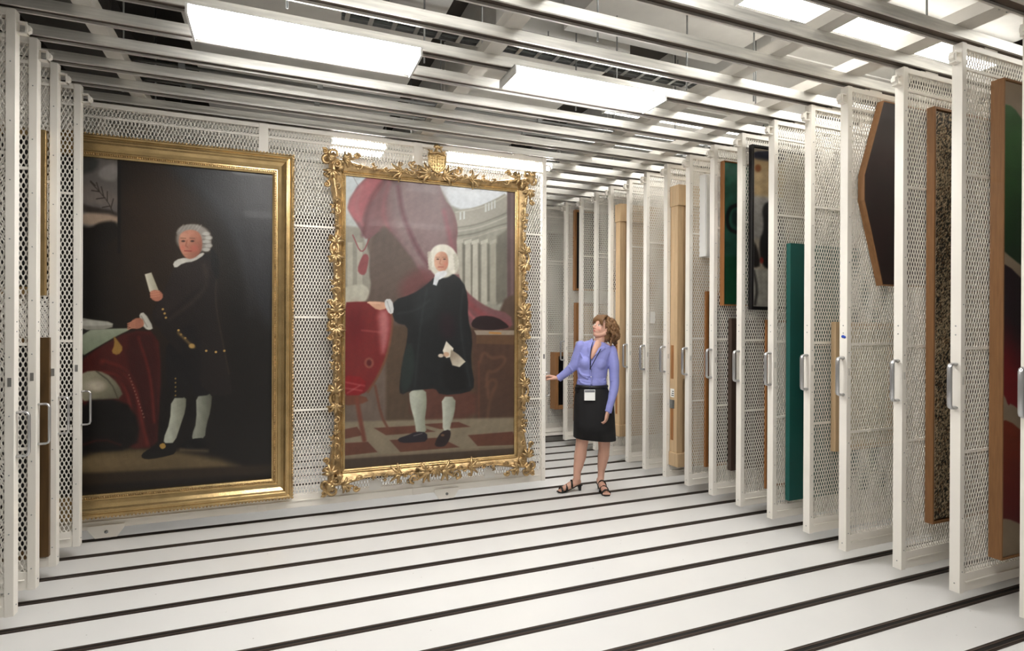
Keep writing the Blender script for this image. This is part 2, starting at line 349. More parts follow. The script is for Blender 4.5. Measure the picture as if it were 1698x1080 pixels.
# ------------------------------------------------------------------ lamps
def lamp(x0, x1, y0, y1, zb, label, m=M_lamp, top=None, grp='fluorescent ceiling lamps'):
    t = empty('ceiling_lamp', ((x0+x1)/2, (y0+y1)/2, zb)); hx, hy = (x1-x0)/2, (y1-y0)/2
    prof = [(-hy, .045), (-hy, .018), (-hy*.82, .003), (-hy*.5, 0), (hy*.5, 0), (hy*.82, .003), (hy, .018), (hy, .045)]
    MB().prism([(p[0], p[1]) for p in prof], -hx+.012, hx-.012, axis='x').build('diffuser', m, t)
    e = MB().box(-hx, -hx+.012, -hy-.003, hy+.003, -.002, .05); e.box(hx-.012, hx, -hy-.003, hy+.003, -.002, .05); e.box(-hx, hx, -hy, hy, .0455, .053)
    e.build('housing', M_white, t)
    r = MB()
    for x in (-hx*.7, hx*.7): r.cyl((x, 0, .053), (x, 0, (top or ZR)-zb-.001), .005, 6)
    r.build('hanger_rod', M_steel, t)
    tag(t, label, 'ceiling lamp', grp); return t
ZL = 3.118
lamp(-.42, .775, 3.25, 3.56, ZL, 'big glowing fluorescent lamp hanging nearest the left portrait')
lamp(1.345, 2.47, 3.24, 3.50, ZL, 'glowing fluorescent lamp hanging above the right portrait')
lamp(.43, .90, 5.10, 5.42, ZL, 'short glowing lamp behind the rack, left of the gilt crest')
lamp(1.43, 2.52, 5.08, 5.40, ZL, 'glowing lamp behind the rack, right of the gilt crest')
for x0, x1, y0 in ((-.42, .8, .7), (1.3, 2.55, .7)):
    lamp(x0, x1, y0, y0+.32, ZL, 'fluorescent lamp in the aisle outside the view', M_lamp3)
lamp(2.7, 5.2, 2.62, 2.86, 3.62, 'long strip lamp glowing between the rails above the right racks', M_lamp2, 3.745)
lamp(2.9, 5.2, 4.6, 4.8, 3.62, 'farther strip lamp above the rails over the right racks', M_lamp2, 3.745)
lamp(-.4, 2.4, 1.55, 1.75, 3.62, 'added unseen strip lamp above the rails nearest the camera', M_lamp2, 3.79)  # added out of view to brighten the rail faces and ducts
lamp(4.4, 5.6, 1.2, 1.45, 3.5, 'added unseen strip lamp above the nearest right racks', M_lamp2, 3.745)  # extra lamp out of view, added to light the rails
# ------------------------------------------------------------------ painted canvases (colour lives on a dense vertex grid)
class Paint:
    def __init__(s, px, base): s.p = px; s.c = np.tile(np.array(base, float), (len(px), 1))
    @staticmethod
    def chaikin(P, n):
        P = np.array(P, float)
        for _ in range(n):
            Q = np.roll(P, -1, 0); P = np.stack([.75*P+.25*Q, .25*P+.75*Q], 1).reshape(-1, 2)
        return P
    def sel(s, lo, hi, pad):
        p = s.p; return np.where((p[:, 0] > lo[0]-pad) & (p[:, 0] < hi[0]+pad) & (p[:, 1] > lo[1]-pad) & (p[:, 1] < hi[1]+pad))[0]
    def blend(s, idx, m, col):
        s.c[idx] = s.c[idx]*(1-m[:, None]) + np.asarray(col, float)*m[:, None]
    def poly(s, P, col, blur=1.0, smooth=2, alpha=1, c2=None, ax=None):
        P = s.chaikin(P, smooth) if smooth else np.array(P, float)
        idx = s.sel(P.min(0), P.max(0), blur*2)
        if len(idx) == 0: return s
        q = s.p[idx]; ins = np.zeros(len(idx), bool); dm = np.full(len(idx), 1e9)
        for a, b in zip(P, np.roll(P, -1, 0)):
            if abs(a[1]-b[1]) > 1e-9:
                t = (q[:, 1]-a[1])/(b[1]-a[1]); xi = a[0]+t*(b[0]-a[0])
                ins ^= ((a[1] > q[:, 1]) != (b[1] > q[:, 1])) & (q[:, 0] < xi)
            d = b-a; L = max(d@d, 1e-9); t = np.clip(((q-a)@d)/L, 0, 1); dm = np.minimum(dm, np.hypot(*(q-a-t[:, None]*d).T))
        sd = np.where(ins, dm, -dm); m = np.clip(sd/(2*blur)+.5, 0, 1); m = m*m*(3-2*m)*alpha
        cc = np.asarray(col, float)
        if c2 is not None:
            a, b = np.array(ax[0], float), np.array(ax[1], float); d = b-a
            t = np.clip(((q-a)@d)/(d@d), 0, 1)[:, None]; cc = cc*(1-t)+np.asarray(c2, float)*t
        s.blend(idx, m, cc); return s
    def ell(s, cx, cy, rx, ry, col, blur=1.0, rot=0, alpha=1):
        r = math.radians(rot); R = max(rx, ry); idx = s.sel((cx-R, cy-R), (cx+R, cy+R), blur*2)
        if len(idx) == 0: return s
        q = s.p[idx]-(cx, cy); u = q[:, 0]*math.cos(r)+q[:, 1]*math.sin(r); v = -q[:, 0]*math.sin(r)+q[:, 1]*math.cos(r)
        d = (1-np.hypot(u/rx, v/ry))*min(rx, ry); m = np.clip(d/(2*blur)+.5, 0, 1); s.blend(idx, m*m*(3-2*m)*alpha, col); return s
    def line(s, P, w, col, blur=.8, alpha=1, smooth=0):
        P = np.array(P, float)
        if smooth:
            for _ in range(smooth):
                Q = [P[0]]
                for a, b in zip(P[:-1], P[1:]): Q += [.75*a+.25*b, .25*a+.75*b]
                P = np.array(Q+[P[-1]])
        idx = s.sel(P.min(0), P.max(0), w+blur*2)
        if len(idx) == 0: return s
        q = s.p[idx]; dm = np.full(len(idx), 1e9)
        for a, b in zip(P[:-1], P[1:]):
            d = b-a; L = max(d@d, 1e-9); t = np.clip(((q-a)@d)/L, 0, 1); dm = np.minimum(dm, np.hypot(*(q-a-t[:, None]*d).T))
        m = np.clip((w/2-dm)/(2*blur)+.5, 0, 1); s.blend(idx, m*alpha, col); return s
    def noise(s, amp, scale, seed=0, aniso=(1, 1)):
        r = np.random.default_rng(seed); n = np.zeros(len(s.p))
        for o in range(4):
            for _ in range(7):
                a = r.uniform(0, 2*PI); k = 2*PI/(scale/2**o)
                n += np.sin(s.p[:, 0]*k*math.cos(a)*aniso[0]+s.p[:, 1]*k*math.sin(a)*aniso[1]+r.uniform(0, 2*PI))/(2**o)
        s.c *= (1+amp*n/6)[:, None]; return s
def canvas(name, x0, x1, z0, z1, y, nx, nz, paintfn, base, m, parent, gain=1.0):
    xs = np.linspace(x0, x1, nx); zs = np.linspace(z0, z1, nz); gx, gz = np.meshgrid(xs, zs)
    X, Z = gx.ravel(), gz.ravel(); px = np.stack([np.vectorize(lambda a, b: proj(a, y, b)[i])(X, Z) for i in (0, 1)], 1)
    P = Paint(px, base); paintfn(P)
    N = nx*nz; V = np.zeros((N, 3), np.float32); V[:, 0] = X-parent.location.x; V[:, 1] = y-parent.location.y; V[:, 2] = Z-parent.location.z
    i = (np.arange(nz-1)[:, None]*nx+np.arange(nx-1)[None]).ravel(); Q = np.stack([i, i+1, i+1+nx, i+nx], 1)
    me = bpy.data.meshes.new(name); me.vertices.add(N+8); 
    th = .012; bx = np.array([(a, b, c) for b in (y+.0005, y+th) for c in (z0, z1) for a in (x0, x1)], np.float32)-np.array(parent.location, np.float32)
    me.vertices.foreach_set('co', np.concatenate([V, bx]).ravel())
    BQ = np.array([(0, 1, 3, 2), (4, 6, 7, 5), (0, 4, 5, 1), (2, 3, 7, 6), (0, 2, 6, 4), (1, 5, 7, 3)])+N
    Q = np.concatenate([Q, BQ]).astype(np.int32)
    me.loops.add(Q.size); me.loops.foreach_set('vertex_index', Q.ravel()); me.polygons.add(len(Q)); me.polygons.foreach_set('loop_start', (np.arange(len(Q))*4).astype(np.int32))
    me.update(calc_edges=True)
    ca = me.color_attributes.new('Col', 'FLOAT_COLOR', 'POINT')
    col = np.ones((N+8, 4), np.float32); col[:N, :3] = np.clip((np.clip(P.c, 0, 255)/255)**2.2*gain, 0, 1); col[N:, :3] = .5
    ca.data.foreach_set('color', col.ravel()); me.materials.append(m)
    o = bpy.data.objects.new(name, me); C.objects.link(o); o.parent = parent; return o
def portrait_one(P):
    P.poly([(140, 255), (460, 255), (460, 800), (140, 830)], (20, 15, 12), 1, 0)
    P.ell(270, 420, 90, 170, (44, 33, 24), 55)
    P.ell(255, 350, 55, 70, (52, 38, 27), 35, alpha=.7)
    P.poly([(270, 262), (460, 262), (460, 560), (425, 520), (400, 430), (350, 340), (300, 300)], (38, 38, 41), 14, 2)  # dark grey drape with a little lamp glare painted into its tone
    P.line([(330, 300), (380, 350), (405, 420), (415, 520)], 10, (50, 50, 54), 8, .6, 2)
    P.line([(400, 300), (425, 360), (430, 440)], 8, (48, 48, 52), 7, .5, 2)
    # window
    P.poly([(130, 255), (195, 265), (195, 376), (130, 380)], (104, 98, 94), 1, 0)
    P.poly([(130, 255), (165, 262), (160, 284), (130, 290)], (58, 58, 56), 5, 1)
    P.poly([(160, 285), (180, 272), (196, 272), (196, 300), (170, 300)], (140, 134, 130), 4, 2)
    P.poly([(130, 300), (195, 320), (195, 345), (130, 335)], (118, 108, 102), 6, 1)
    P.poly([(130, 335), (150, 343), (195, 350), (195, 366), (130, 350)], (60, 52, 48), 3, 1)
    P.poly([(130, 352), (196, 356), (196, 372), (130, 374)], (176, 152, 132), 4, 1)
    P.line([(150, 302), (165, 318), (180, 336), (188, 354)], 1.2, (40, 32, 26), .6, 1, 2)
    for a, b in (((158, 308), (150, 300)), ((165, 318), (160, 303)), ((172, 326), (168, 310)), ((178, 334), (178, 318)), ((165, 318), (152, 316)), ((174, 328), (160, 330)), ((182, 342), (170, 344)), ((184, 345), (188, 330))):
        P.line([a, b], 1.6, (44, 36, 30), .6)
    P.poly([(130, 372), (150, 380), (165, 368), (196, 366), (196, 400), (130, 420)], (26, 20, 16), 4, 2)
    P.poly([(195, 255), (200, 255), (200, 420), (195, 420)], (14, 10, 9), 1, 0)
    # floor
    P.poly([(130, 750), (260, 742), (400, 768), (390, 790), (130, 800)], (104, 88, 62), 9, 1)
    P.poly([(130, 760), (240, 755), (250, 772), (130, 782)], (116, 98, 70), 6, 1)
    P.poly([(130, 786), (452, 770), (452, 810), (130, 830)], (48, 37, 26), 4, 0)
    P.poly([(130, 806), (452, 786), (452, 810), (130, 830)], (24, 17, 12), 5, 0)
    # table with cloth
    P.poly([(130, 600), (165, 575), (215, 548), (262, 550), (268, 620), (262, 700), (262, 742), (210, 745), (160, 700), (130, 660)], (74, 26, 22), 3, 1)
    P.poly([(206, 560), (236, 552), (262, 560), (262, 735), (240, 738), (222, 660)], (58, 18, 17), 5, 1)
    for q, w in (([(170, 600), (205, 612), (226, 640), (236, 700), (246, 735)], 8), ([(150, 620), (190, 618), (214, 650), (222, 720)], 5), ([(230, 560), (250, 620), (256, 700)], 4)):
        P.line(q, w, (122, 44, 36), 3, .7, 2); P.line([(a+5, b+4) for a, b in q], w*.6, (40, 12, 12), 3, .6, 2)
    for i in range(14): P.ell(214+i*1.9, 622+i*5.4, 1.4, 1.4, (150, 110, 100), .6, alpha=.7)
    P.poly([(130, 595), (168, 572), (196, 556), (218, 546), (210, 544), (130, 548)], (166, 172, 150), 1.5, 1, c2=(120, 130, 105), ax=((140, 545), (150, 595)))
    P.poly([(130, 548), (186, 546), (188, 534), (150, 530), (130, 526)], (158, 154, 142), 1.5, 1)
    P.poly([(130, 533), (150, 531), (186, 536), (186, 540), (130, 541)], (190, 186, 174), 1.5, 1)
    P.poly([(188, 556), (196, 566), (205, 578), (196, 590), (184, 585), (190, 572)], (156, 118, 60), 1.5, 1)
    P.poly([(130, 622), (150, 614), (175, 618), (196, 636), (206, 660), (170, 664), (130, 666)], (158, 152, 128), 2, 1, c2=(96, 92, 76), ax=((150, 630), (200, 660)))
    P.ell(158, 640, 16, 9, (188, 176, 156), 5); P.line([(160, 616), (184, 634), (196, 662)], 2.2, (70, 66, 52), 1, .8, 1)
    P.poly([(130, 664), (206, 662), (232, 700), (226, 745), (130, 752)], (16, 11, 10), 4, 1)
    P.line([(130, 740), (170, 728), (200, 738)], 4, (76, 26, 22), 2, .7, 1)
    # figure: stockings and shoes
    P.poly([(284, 660), (309, 656), (308, 680), (300, 704), (290, 734), (276, 738), (270, 730), (282, 700)], (186, 188, 172), 1.2, 1, c2=(120, 120, 104), ax=((280, 690), (308, 690)))
    P.poly([(325, 652), (352, 650), (350, 680), (342, 706), (340, 728), (320, 732), (318, 722), (326, 700)], (150, 152, 138), 1.4, 1, c2=(92, 92, 80), ax=((325, 690), (350, 690)))
    P.poly([(234, 754), (248, 744), (266, 735), (292, 735), (292, 752), (276, 757), (250, 762), (236, 761)], (18, 14, 14), 1, 1)
    P.poly([(263, 738), (272, 734), (276, 742), (268, 746)], (170, 134, 66), .8, 1)
    P.poly([(296, 736), (318, 728), (340, 726), (344, 742), (322, 747), (302, 743)], (9, 7, 8), 1, 1); P.line([(300, 746), (344, 748)], 4, (120, 104, 78), 3, .7)
    # breeches and coat
    P.poly([(276, 560), (340, 560), (352, 640), (350, 655), (322, 658), (318, 620), (310, 660), (284, 660), (274, 620)], (20, 17, 19), 1.5, 1)
    for i in range(5): P.ell(291, 628+i*7, 1.2, 1.4, (170, 136, 80), .6)
    P.poly([(292, 436), (312, 428), (340, 418), (356, 430), (364, 470), (360, 520), (370, 570), (384, 640), (384, 656), (340, 655), (318, 600), (300, 590), (262, 545), (250, 522), (262, 500), (276, 478)], (32, 26, 25), 1.6, 1)
    P.poly([(292, 436), (340, 424), (352, 440), (340, 470), (306, 492), (270, 532), (252, 530), (262, 500), (276, 476)], (42, 34, 32), 4, 2)
    P.line([(338, 440), (346, 470), (322, 500), (280, 530)], 5, (70, 58, 52), 4, .6, 2)
    P.line([(360, 450), (356, 500), (368, 560), (380, 620)], 2, (80, 64, 54), 1.5, .6, 2)
    P.poly([(352, 418), (364, 432), (362, 470), (350, 445)], (12, 10, 12), 3, 1)
    P.poly([(296, 540), (330, 540), (336, 640), (306, 640)], (18, 15, 18), 6, 1, .7)
    for a, b in ((270, 513), (273, 520), (275, 527), (300, 555), (307, 561), (342, 582), (358, 584), (372, 582), (296, 548)): P.ell(a, b, 2, 1.8, (196, 158, 92), .7)
    P.line([(296, 552), (310, 566), (322, 576)], 5, (120, 96, 58), 2, .7, 1); P.ell(318, 574, 5, 4, (176, 142, 84), 1.5)
    # hands, cuffs and scroll
    P.poly([(231, 520), (240, 518), (255, 544), (248, 548), (240, 545), (232, 532)], (204, 200, 188), 1.2, 1); P.line([(234, 524), (244, 542)], 1.5, (140, 134, 124), 1)
    P.poly([(212, 540), (222, 528), (236, 527), (240, 540), (230, 546), (218, 545)], (176, 116, 94), 1.2, 1)
    for i in range(4): P.line([(224, 532+i*3.5), (212, 537+i*3)], 2, (196, 132, 106), .8)
    P.poly([(240, 455), (251, 452), (264, 484), (258, 490), (248, 484)], (226, 220, 200), 1, 0, c2=(170, 162, 138), ax=((242, 470), (262, 466)))
    P.poly([(248, 484), (258, 480), (270, 486), (270, 496), (260, 501), (250, 496)], (184, 118, 96), 1.3, 1)
    for i in range(3): P.line([(250, 485+i*4), (264, 483+i*4)], 2, (204, 138, 112), .8)
    # cravat, head and wig
    P.poly([(290, 446), (286, 436), (298, 428), (320, 428), (336, 418), (340, 422), (322, 434), (304, 436)], (206, 202, 192), 1.3, 1)
    P.poly([(346, 410), (358, 418), (366, 440), (352, 430)], (16, 13, 14), 2, 1)
    P.ell(321, 396, 29, 24, (142, 136, 128), 3); P.poly([(290, 392), (296, 376), (316, 371), (336, 376), (348, 390), (352, 412), (340, 420), (332, 410), (330, 392)], (152, 146, 138), 2, 2)
    for i in range(5): P.ell(342+i % 2*4, 388+i*6.5, 6, 3.4, (188, 184, 176), 1.5); P.line([(336, 391+i*6.5), (349, 392+i*6.5)], 1, (84, 78, 72), .7, .7)
    for i in range(6): P.line([(296+i*6, 384), (304+i*6, 373)], 1.4, (184, 178, 170), 1, .6)
    P.poly([(296, 396), (302, 384), (318, 380), (332, 386), (336, 402), (334, 418), (322, 429), (310, 430), (301, 420), (297, 408)], (206, 142, 118), 1.6, 2, c2=(150, 92, 74), ax=((310, 400), (338, 410)))
    P.ell(306, 392, 8, 5, (220, 160, 134), 3, alpha=.8); P.ell(322, 412, 7, 6, (206, 112, 94), 4, alpha=.7); P.ell(303, 411, 4, 4, (206, 114, 96), 3, alpha=.6)
    for x in (304, 319): P.ell(x, 400, 3.2, 1.6, (74, 50, 42), .8); P.line([(x-4, 395), (x+4, 395.5)], 1.2, (120, 84, 68), .8)
    P.line([(310, 399), (308, 408), (311, 410)], 1.6, (160, 92, 74), .9, .9); P.line([(306, 416), (317, 416.5)], 1.6, (150, 62, 56), .8); P.line([(306, 422), (316, 422)], 1.2, (180, 112, 90), 1, .7)
    P.noise(.06, 60, 3); P.noise(.04, 14, 4)
def portrait_two(P):
    P.poly([(560, 280), (870, 280), (870, 790), (560, 790)], (104, 90, 80), 1, 0)
    # sky and rotunda
    P.poly([(560, 280), (620, 280), (600, 500), (560, 500)], (196, 206, 210), 2, 0, c2=(150, 148, 138), ax=((580, 300), (580, 440)))
    P.poly([(560, 372), (610, 380), (625, 560), (560, 580)], (140, 136, 124), 3, 1)
    for x in (580, 596): P.poly([(x-4, 402), (x+5, 402), (x+5, 505), (x-4, 505)], (164, 160, 146), 1.2, 0)
    P.poly([(560, 480), (598, 470), (612, 478), (612, 500), (560, 512)], (176, 172, 156), 2, 1)
    P.line([(585, 390), (600, 425), (614, 392)], 1.8, (132, 62, 66), .8, 1, 2); P.line([(583, 288), (596, 312)], 1, (120, 110, 104), .8, .7)
    P.poly([(720, 290), (860, 300), (860, 520), (752, 520), (740, 400)], (150, 148, 136), 2, 0)
    P.poly([(722, 296), (842, 306), (842, 330), (800, 345), (752, 348), (735, 320)], (226, 232, 238), 3, 1)
    P.poly([(752, 350), (790, 344), (822, 330), (842, 318), (842, 352), (815, 366), (780, 376), (757, 378)], (164, 160, 148), 1.5, 1)
    for k, (y0, y1, c) in enumerate(((352, 322, (190, 186, 172)), (378, 352, (124, 120, 110)), (384, 358, (178, 174, 160)), (392, 370, (118, 114, 104)), (398, 376, (170, 166, 152)))):
        P.line([(756, y0), (790, y0-5), (820, y0-16), (843, y1)], 2.4, c, 1, .9, 2)
    for x, y in ((762, 352), (768, 351), (804, 339), (809, 337), (814, 335), (819, 333)): P.poly([(x, y), (x+3, y-1), (x+3, y+12), (x, y+13)], (206, 208, 204), .8, 0)
    for x, c in ((762, 170), (776, 178), (788, 186), (803, 178), (818, 160)):
        P.poly([(x-4, 402), (x+4, 398), (x+5, 505), (x-5, 505)], (c, c-4, c-18), 1.4, 0); P.poly([(x-6, 400), (x+6, 396), (x+6, 402), (x-6, 406)], (c+10, c+6, c-8), 1, 0)
        P.poly([(x+5, 405), (x+9, 404), (x+9, 500), (x+5, 500)], (96, 92, 82), 2, 0, .7)
    P.poly([(824, 392), (842, 380), (842, 500), (824, 505)], (112, 108, 98), 3, 0)
    # right pilaster
    P.poly([(841, 310), (860, 312), (860, 575), (841, 560)], (96, 76, 76), 1.5, 0); P.poly([(847, 312), (851, 312), (851, 560), (847, 560)], (124, 100, 100), 2, 0, .7)
    P.poly([(832, 500), (850, 488), (862, 490), (862, 560), (820, 560)], (86, 70, 60), 3, 1)
    # dark column body behind the drape
    P.poly([(618, 380), (650, 360), (740, 400), (745, 520), (720, 620), (640, 620), (605, 505), (616, 480), (612, 440)], (88, 74, 66), 3, 1)
    P.poly([(600, 498), (700, 492), (720, 510), (640, 520), (600, 512)], (104, 84, 68), 3, 1)
    # lower wall
    P.poly([(640, 540), (870, 545), (870, 705), (640, 705)], (82, 66, 52), 4, 0)
    P.poly([(780, 545), (870, 550), (870, 700), (790, 700)], (78, 56, 46), 5, 0)
    P.poly([(680, 640), (790, 640), (790, 700), (680, 700)], (96, 54, 46), 6, 1, .7)
    # red drapery
    P.poly([(598, 300), (628, 284), (724, 290), (736, 330), (752, 348), (760, 380), (756, 405), (762, 470), (782, 492), (812, 512), (846, 520), (852, 545), (800, 548), (776, 540), (772, 500), (748, 440), (712, 470), (690, 480), (668, 430), (634, 380), (608, 400), (600, 385), (584, 360), (574, 340)], (118, 80, 82), 2, 1)
    P.poly([(640, 290), (724, 292), (740, 340), (750, 400), (738, 440), (700, 452), (668, 420), (644, 360)], (134, 114, 114), 14, 2, .9)  # pale overlay: soft lamp haze on the canvas painted into the drape
    P.poly([(574, 340), (600, 300), (626, 288), (640, 300), (610, 340), (598, 372), (584, 360)], (160, 84, 90), 4, 2)
    for q, w, c in (([(640, 296), (612, 330), (602, 390)], 6, (92, 46, 52)), ([(646, 300), (632, 350), (650, 400), (690, 470)], 6, (140, 84, 88)),
                    ([(660, 310), (668, 360), (700, 430), (740, 470)], 6, (98, 54, 62)), ([(600, 310), (588, 340), (600, 372)], 5, (164, 98, 102)), ([(736, 350), (748, 400), (752, 440)], 6, (146, 84, 92)), ([(756, 470), (790, 520), (840, 540)], 9, (140, 66, 70)), ([(764, 500), (790, 536), (830, 545)], 4, (176, 96, 98))):
        P.line(q, w, c, w*.6, .75, 2)
    P.poly([(604, 420), (598, 430), (592, 448), (598, 456), (606, 456), (610, 440), (612, 424)], (130, 66, 68), 1.5, 1)
    P.poly([(630, 380), (640, 372), (700, 450), (720, 520), (640, 540), (612, 505), (620, 480), (612, 450), (618, 410)], (92, 78, 70), 4, 1)
    P.poly([(660, 470), (700, 440), (730, 470), (700, 500), (668, 506)], (108, 62, 62), 12, 2, .8)
    # table on the right
    P.poly([(786, 548), (864, 548), (864, 556), (790, 556)], (150, 136, 120), 1, 0); P.poly([(790, 556), (864, 556), (864, 572), (790, 570)], (98, 72, 52), 1.5, 0)
    P.poly([(780, 540), (786, 528), (800, 523), (824, 526), (844, 540), (842, 545), (812, 548), (790, 546)], (40, 26, 28), 1.5, 1); P.line([(812, 552), (830, 553)], 3, (184, 130, 70), .8)
    P.line([(796, 600), (802, 582), (815, 596), (836, 590), (838, 602), (820, 618), (806, 615), (810, 660)], 4.5, (104, 74, 58), 2.2, .8, 2); P.line([(806, 640), (815, 628), (826, 634), (812, 660), (806, 715)], 4.5, (100, 70, 54), 2.2, .8, 2)
    P.line([(794, 600), (794, 700)], 3, (100, 62, 48), 1.5, .7)
    # floor
    P.poly([(560, 700), (870, 692), (870, 770), (560, 790)], (134, 122, 102), 3, 0)
    for q in ([(572, 712), (592, 708), (602, 722), (572, 728)], [(620, 710), (690, 706), (722, 716), (640, 722)], [(646, 730), (730, 726), (762, 742), (664, 750)], [(572, 735), (610, 733), (626, 750), (572, 756)], [(776, 722), (850, 716), (858, 738), (792, 740)], [(700, 704), (760, 700), (780, 708), (730, 712)]):
        P.poly(q, (98, 60, 46), 1.2, 0)
    P.poly([(560, 762), (870, 740), (870, 790), (560, 800)], (72, 58, 46), 3, 0); P.line([(560, 760), (866, 741)], 3, (126, 112, 92), 1.5)
    # red chair
    P.poly([(566, 502), (600, 500), (632, 503), (648, 512), (652, 540), (644, 580), (632, 612), (618, 640), (600, 656), (566, 658)], (112, 34, 34), 1.5, 1)
    P.line([(636, 505), (651, 520), (650, 550), (642, 590), (628, 622), (610, 650)], 4, (110, 70, 50), 1.2, .9, 2)
    P.poly([(626, 512), (646, 516), (645, 560), (634, 594), (630, 560)], (214, 150, 150), 7, 1, .6); P.ell(590, 540, 14, 30, (92, 12, 20), 10, alpha=.6)
    P.line([(600, 548), (640, 552)], 2.2, (170, 96, 96), 1.8, .6); P.poly([(566, 622), (608, 626), (604, 656), (566, 656)], (126, 22, 28), 2, 1)
    for q in ([(572, 634), (604, 640)], [(572, 644), (600, 648)], [(576, 652), (596, 640)]): P.line(q, 2, (180, 110, 108), 1.6, .6)
    P.ell(612, 602, 8, 9, (128, 70, 60), 1.5); P.ell(612, 602, 4, 5, (84, 26, 28), 1.5)
    P.poly([(566, 656), (606, 656), (612, 668), (566, 674)], (104, 62, 46), 1.5, 1)
    P.line([(592, 664), (598, 700), (604, 730)], 7, (112, 60, 46), 2, .95, 1); P.line([(622, 640), (632, 690), (644, 712)], 4, (104, 62, 48), 1.5, .9, 1)
    # stockings and shoes
    P.poly([(678, 646), (706, 644), (708, 670), (704, 700), (708, 718), (690, 720), (688, 700), (680, 672)], (188, 190, 176), 1.3, 1, c2=(132, 136, 118), ax=((684, 680), (710, 680)))
    P.poly([(732, 658), (756, 658), (754, 686), (746, 708), (748, 715), (734, 716), (734, 690)], (190, 192, 178), 1.3, 1, c2=(134, 136, 120), ax=((734, 690), (758, 690)))
    P.poly([(658, 728), (676, 722), (690, 716), (708, 717), (709, 732), (690, 734), (664, 735)], (36, 30, 38), 1.1, 1)
    P.poly([(732, 716), (746, 712), (748, 722), (742, 736), (734, 742), (720, 740), (724, 728)], (40, 28, 30), 1.1, 1); P.line([(700, 719), (686, 723)], 1, (120, 110, 110), .7); P.ell(734, 722, 3, 2, (110, 80, 60), .8)
    # robe
    P.poly([(722, 458), (746, 450), (768, 466), (776, 492), (776, 530), (784, 560), (780, 600), (788, 640), (776, 652), (730, 656), (722, 644), (706, 646), (680, 648), (664, 656), (662, 640), (668, 600), (676, 560), (676, 540), (656, 536), (650, 520), (652, 498), (684, 488), (706, 474)], (27, 29, 31), 1.5, 1)
    P.poly([(666, 600), (680, 560), (690, 600), (680, 646), (664, 654)], (38, 46, 44), 3, 1); P.poly([(730, 600), (760, 596), (784, 640), (740, 654)], (17, 18, 20), 4, 1)
    P.poly([(684, 488), (720, 464), (736, 480), (720, 530), (690, 540)], (38, 42, 44), 8, 2, .8)
    for q in ([(708, 480), (700, 520), (694, 570), (688, 640)], [(768, 480), (762, 530), (770, 590), (780, 640)], [(660, 520), (690, 516), (712, 498)]): P.line(q, 2.5, (56, 60, 62), 2.5, .6, 2)
    P.poly([(728, 520), (752, 520), (756, 560), (732, 562)], (50, 24, 34), 8, 1, .5)
    # hands, cuffs, kerchief
    P.poly([(608, 500), (626, 500), (642, 502), (642, 512), (626, 515), (614, 506)], (206, 158, 130), 1.2, 1); P.line([(610, 502), (630, 503)], 2, (224, 180, 152), .8)
    P.poly([(638, 496), (650, 496), (654, 518), (646, 522), (638, 508)], (206, 206, 204), 1.2, 1); P.line([(642, 500), (648, 518)], 1, (150, 150, 150), .8)
    P.poly([(734, 582), (740, 566), (752, 578), (748, 592), (740, 594)], (222, 214, 196), 1, 0); P.poly([(748, 580), (760, 588), (772, 600), (762, 609), (750, 606), (746, 594)], (214, 204, 184), 1.2, 0, c2=(150, 136, 118), ax=((764, 606), (750, 588)))
    P.ell(731, 590, 4.5, 3, (206, 190, 172), 1); P.ell(740, 588, 5, 4, (198, 160, 132), 1.5)
    # wig, face, bands
    P.ell(735, 434, 24, 27, (206, 202, 188), 2); P.poly([(712, 420), (722, 406), (742, 405), (756, 418), (762, 440), (756, 456), (744, 452), (740, 424), (724, 420), (718, 446), (710, 440)], (224, 220, 206), 2, 2)
    for i in range(6): P.ell(712+.3*i, 420+i*5, 3.6, 3.2, (190, 184, 168), 1.2, alpha=.7); P.ell(755+i*.6, 424+i*5.6, 4, 3.4, (180, 174, 158), 1.3, alpha=.7)
    P.poly([(720, 424), (730, 416), (742, 420), (744, 440), (738, 450), (728, 451), (720, 442)], (214, 166, 140), 1.5, 2, c2=(180, 122, 100), ax=((724, 432), (746, 436)))
    for x in (726, 737): P.ell(x, 430, 2.2, 1.1, (84, 60, 52), .7); P.line([(x-3, 427), (x+3, 427)], .9, (140, 106, 88), .6)
    P.line([(731, 430), (729, 437), (731, 438)], 1.3, (176, 120, 98), .7); P.line([(727, 443), (735, 443)], 1.3, (168, 84, 76), .6); P.ell(739, 438, 3, 3, (214, 130, 112), 2, alpha=.6)
    P.poly([(722, 452), (740, 448), (742, 456), (726, 466), (720, 462)], (222, 224, 226), 1.2, 1); P.poly([(720, 460), (730, 458), (724, 474), (718, 472)], (210, 214, 218), 1.2, 0)
    P.noise(.05, 50, 5); P.noise(.04, 12, 6)
YN = YK(9)              # near face of the pulled rack
# ------------------------------------------------------------------ plain gilt frame of the left portrait
p1 = empty('framed_portrait', (-.82, YN-.002, .35))
tag(p1, 'dark full length portrait of a standing man beside a table, plain wide gilt frame', 'framed painting')
def frame_sweep(name, xi0, xi1, zi0, zi1, prof, m, parent, yback):
    """prof: list of (outward offset from sight edge, height toward the viewer)"""
    mb = MB(); rings = []
    for (sx, sz) in ((-1, -1), (1, -1), (1, 1), (-1, 1)):
        cx = xi0 if sx < 0 else xi1; cz = zi0 if sz < 0 else zi1
        rings.append([Vector((cx+sx*o, yback-h, cz+sz*o))-parent.location for o, h in prof])
    n = len(prof); vs = [p for r in rings for p in r]
    fs = [(i*n+k, i*n+(k+1) % n, ((i+1) % 4)*n+(k+1) % n, ((i+1) % 4)*n+k) for i in range(4) for k in range(n)]
    mb.add(vs, fs, False); return mb.build(name, m, parent)
S1 = (-1.62, -.022, .35, 2.762)
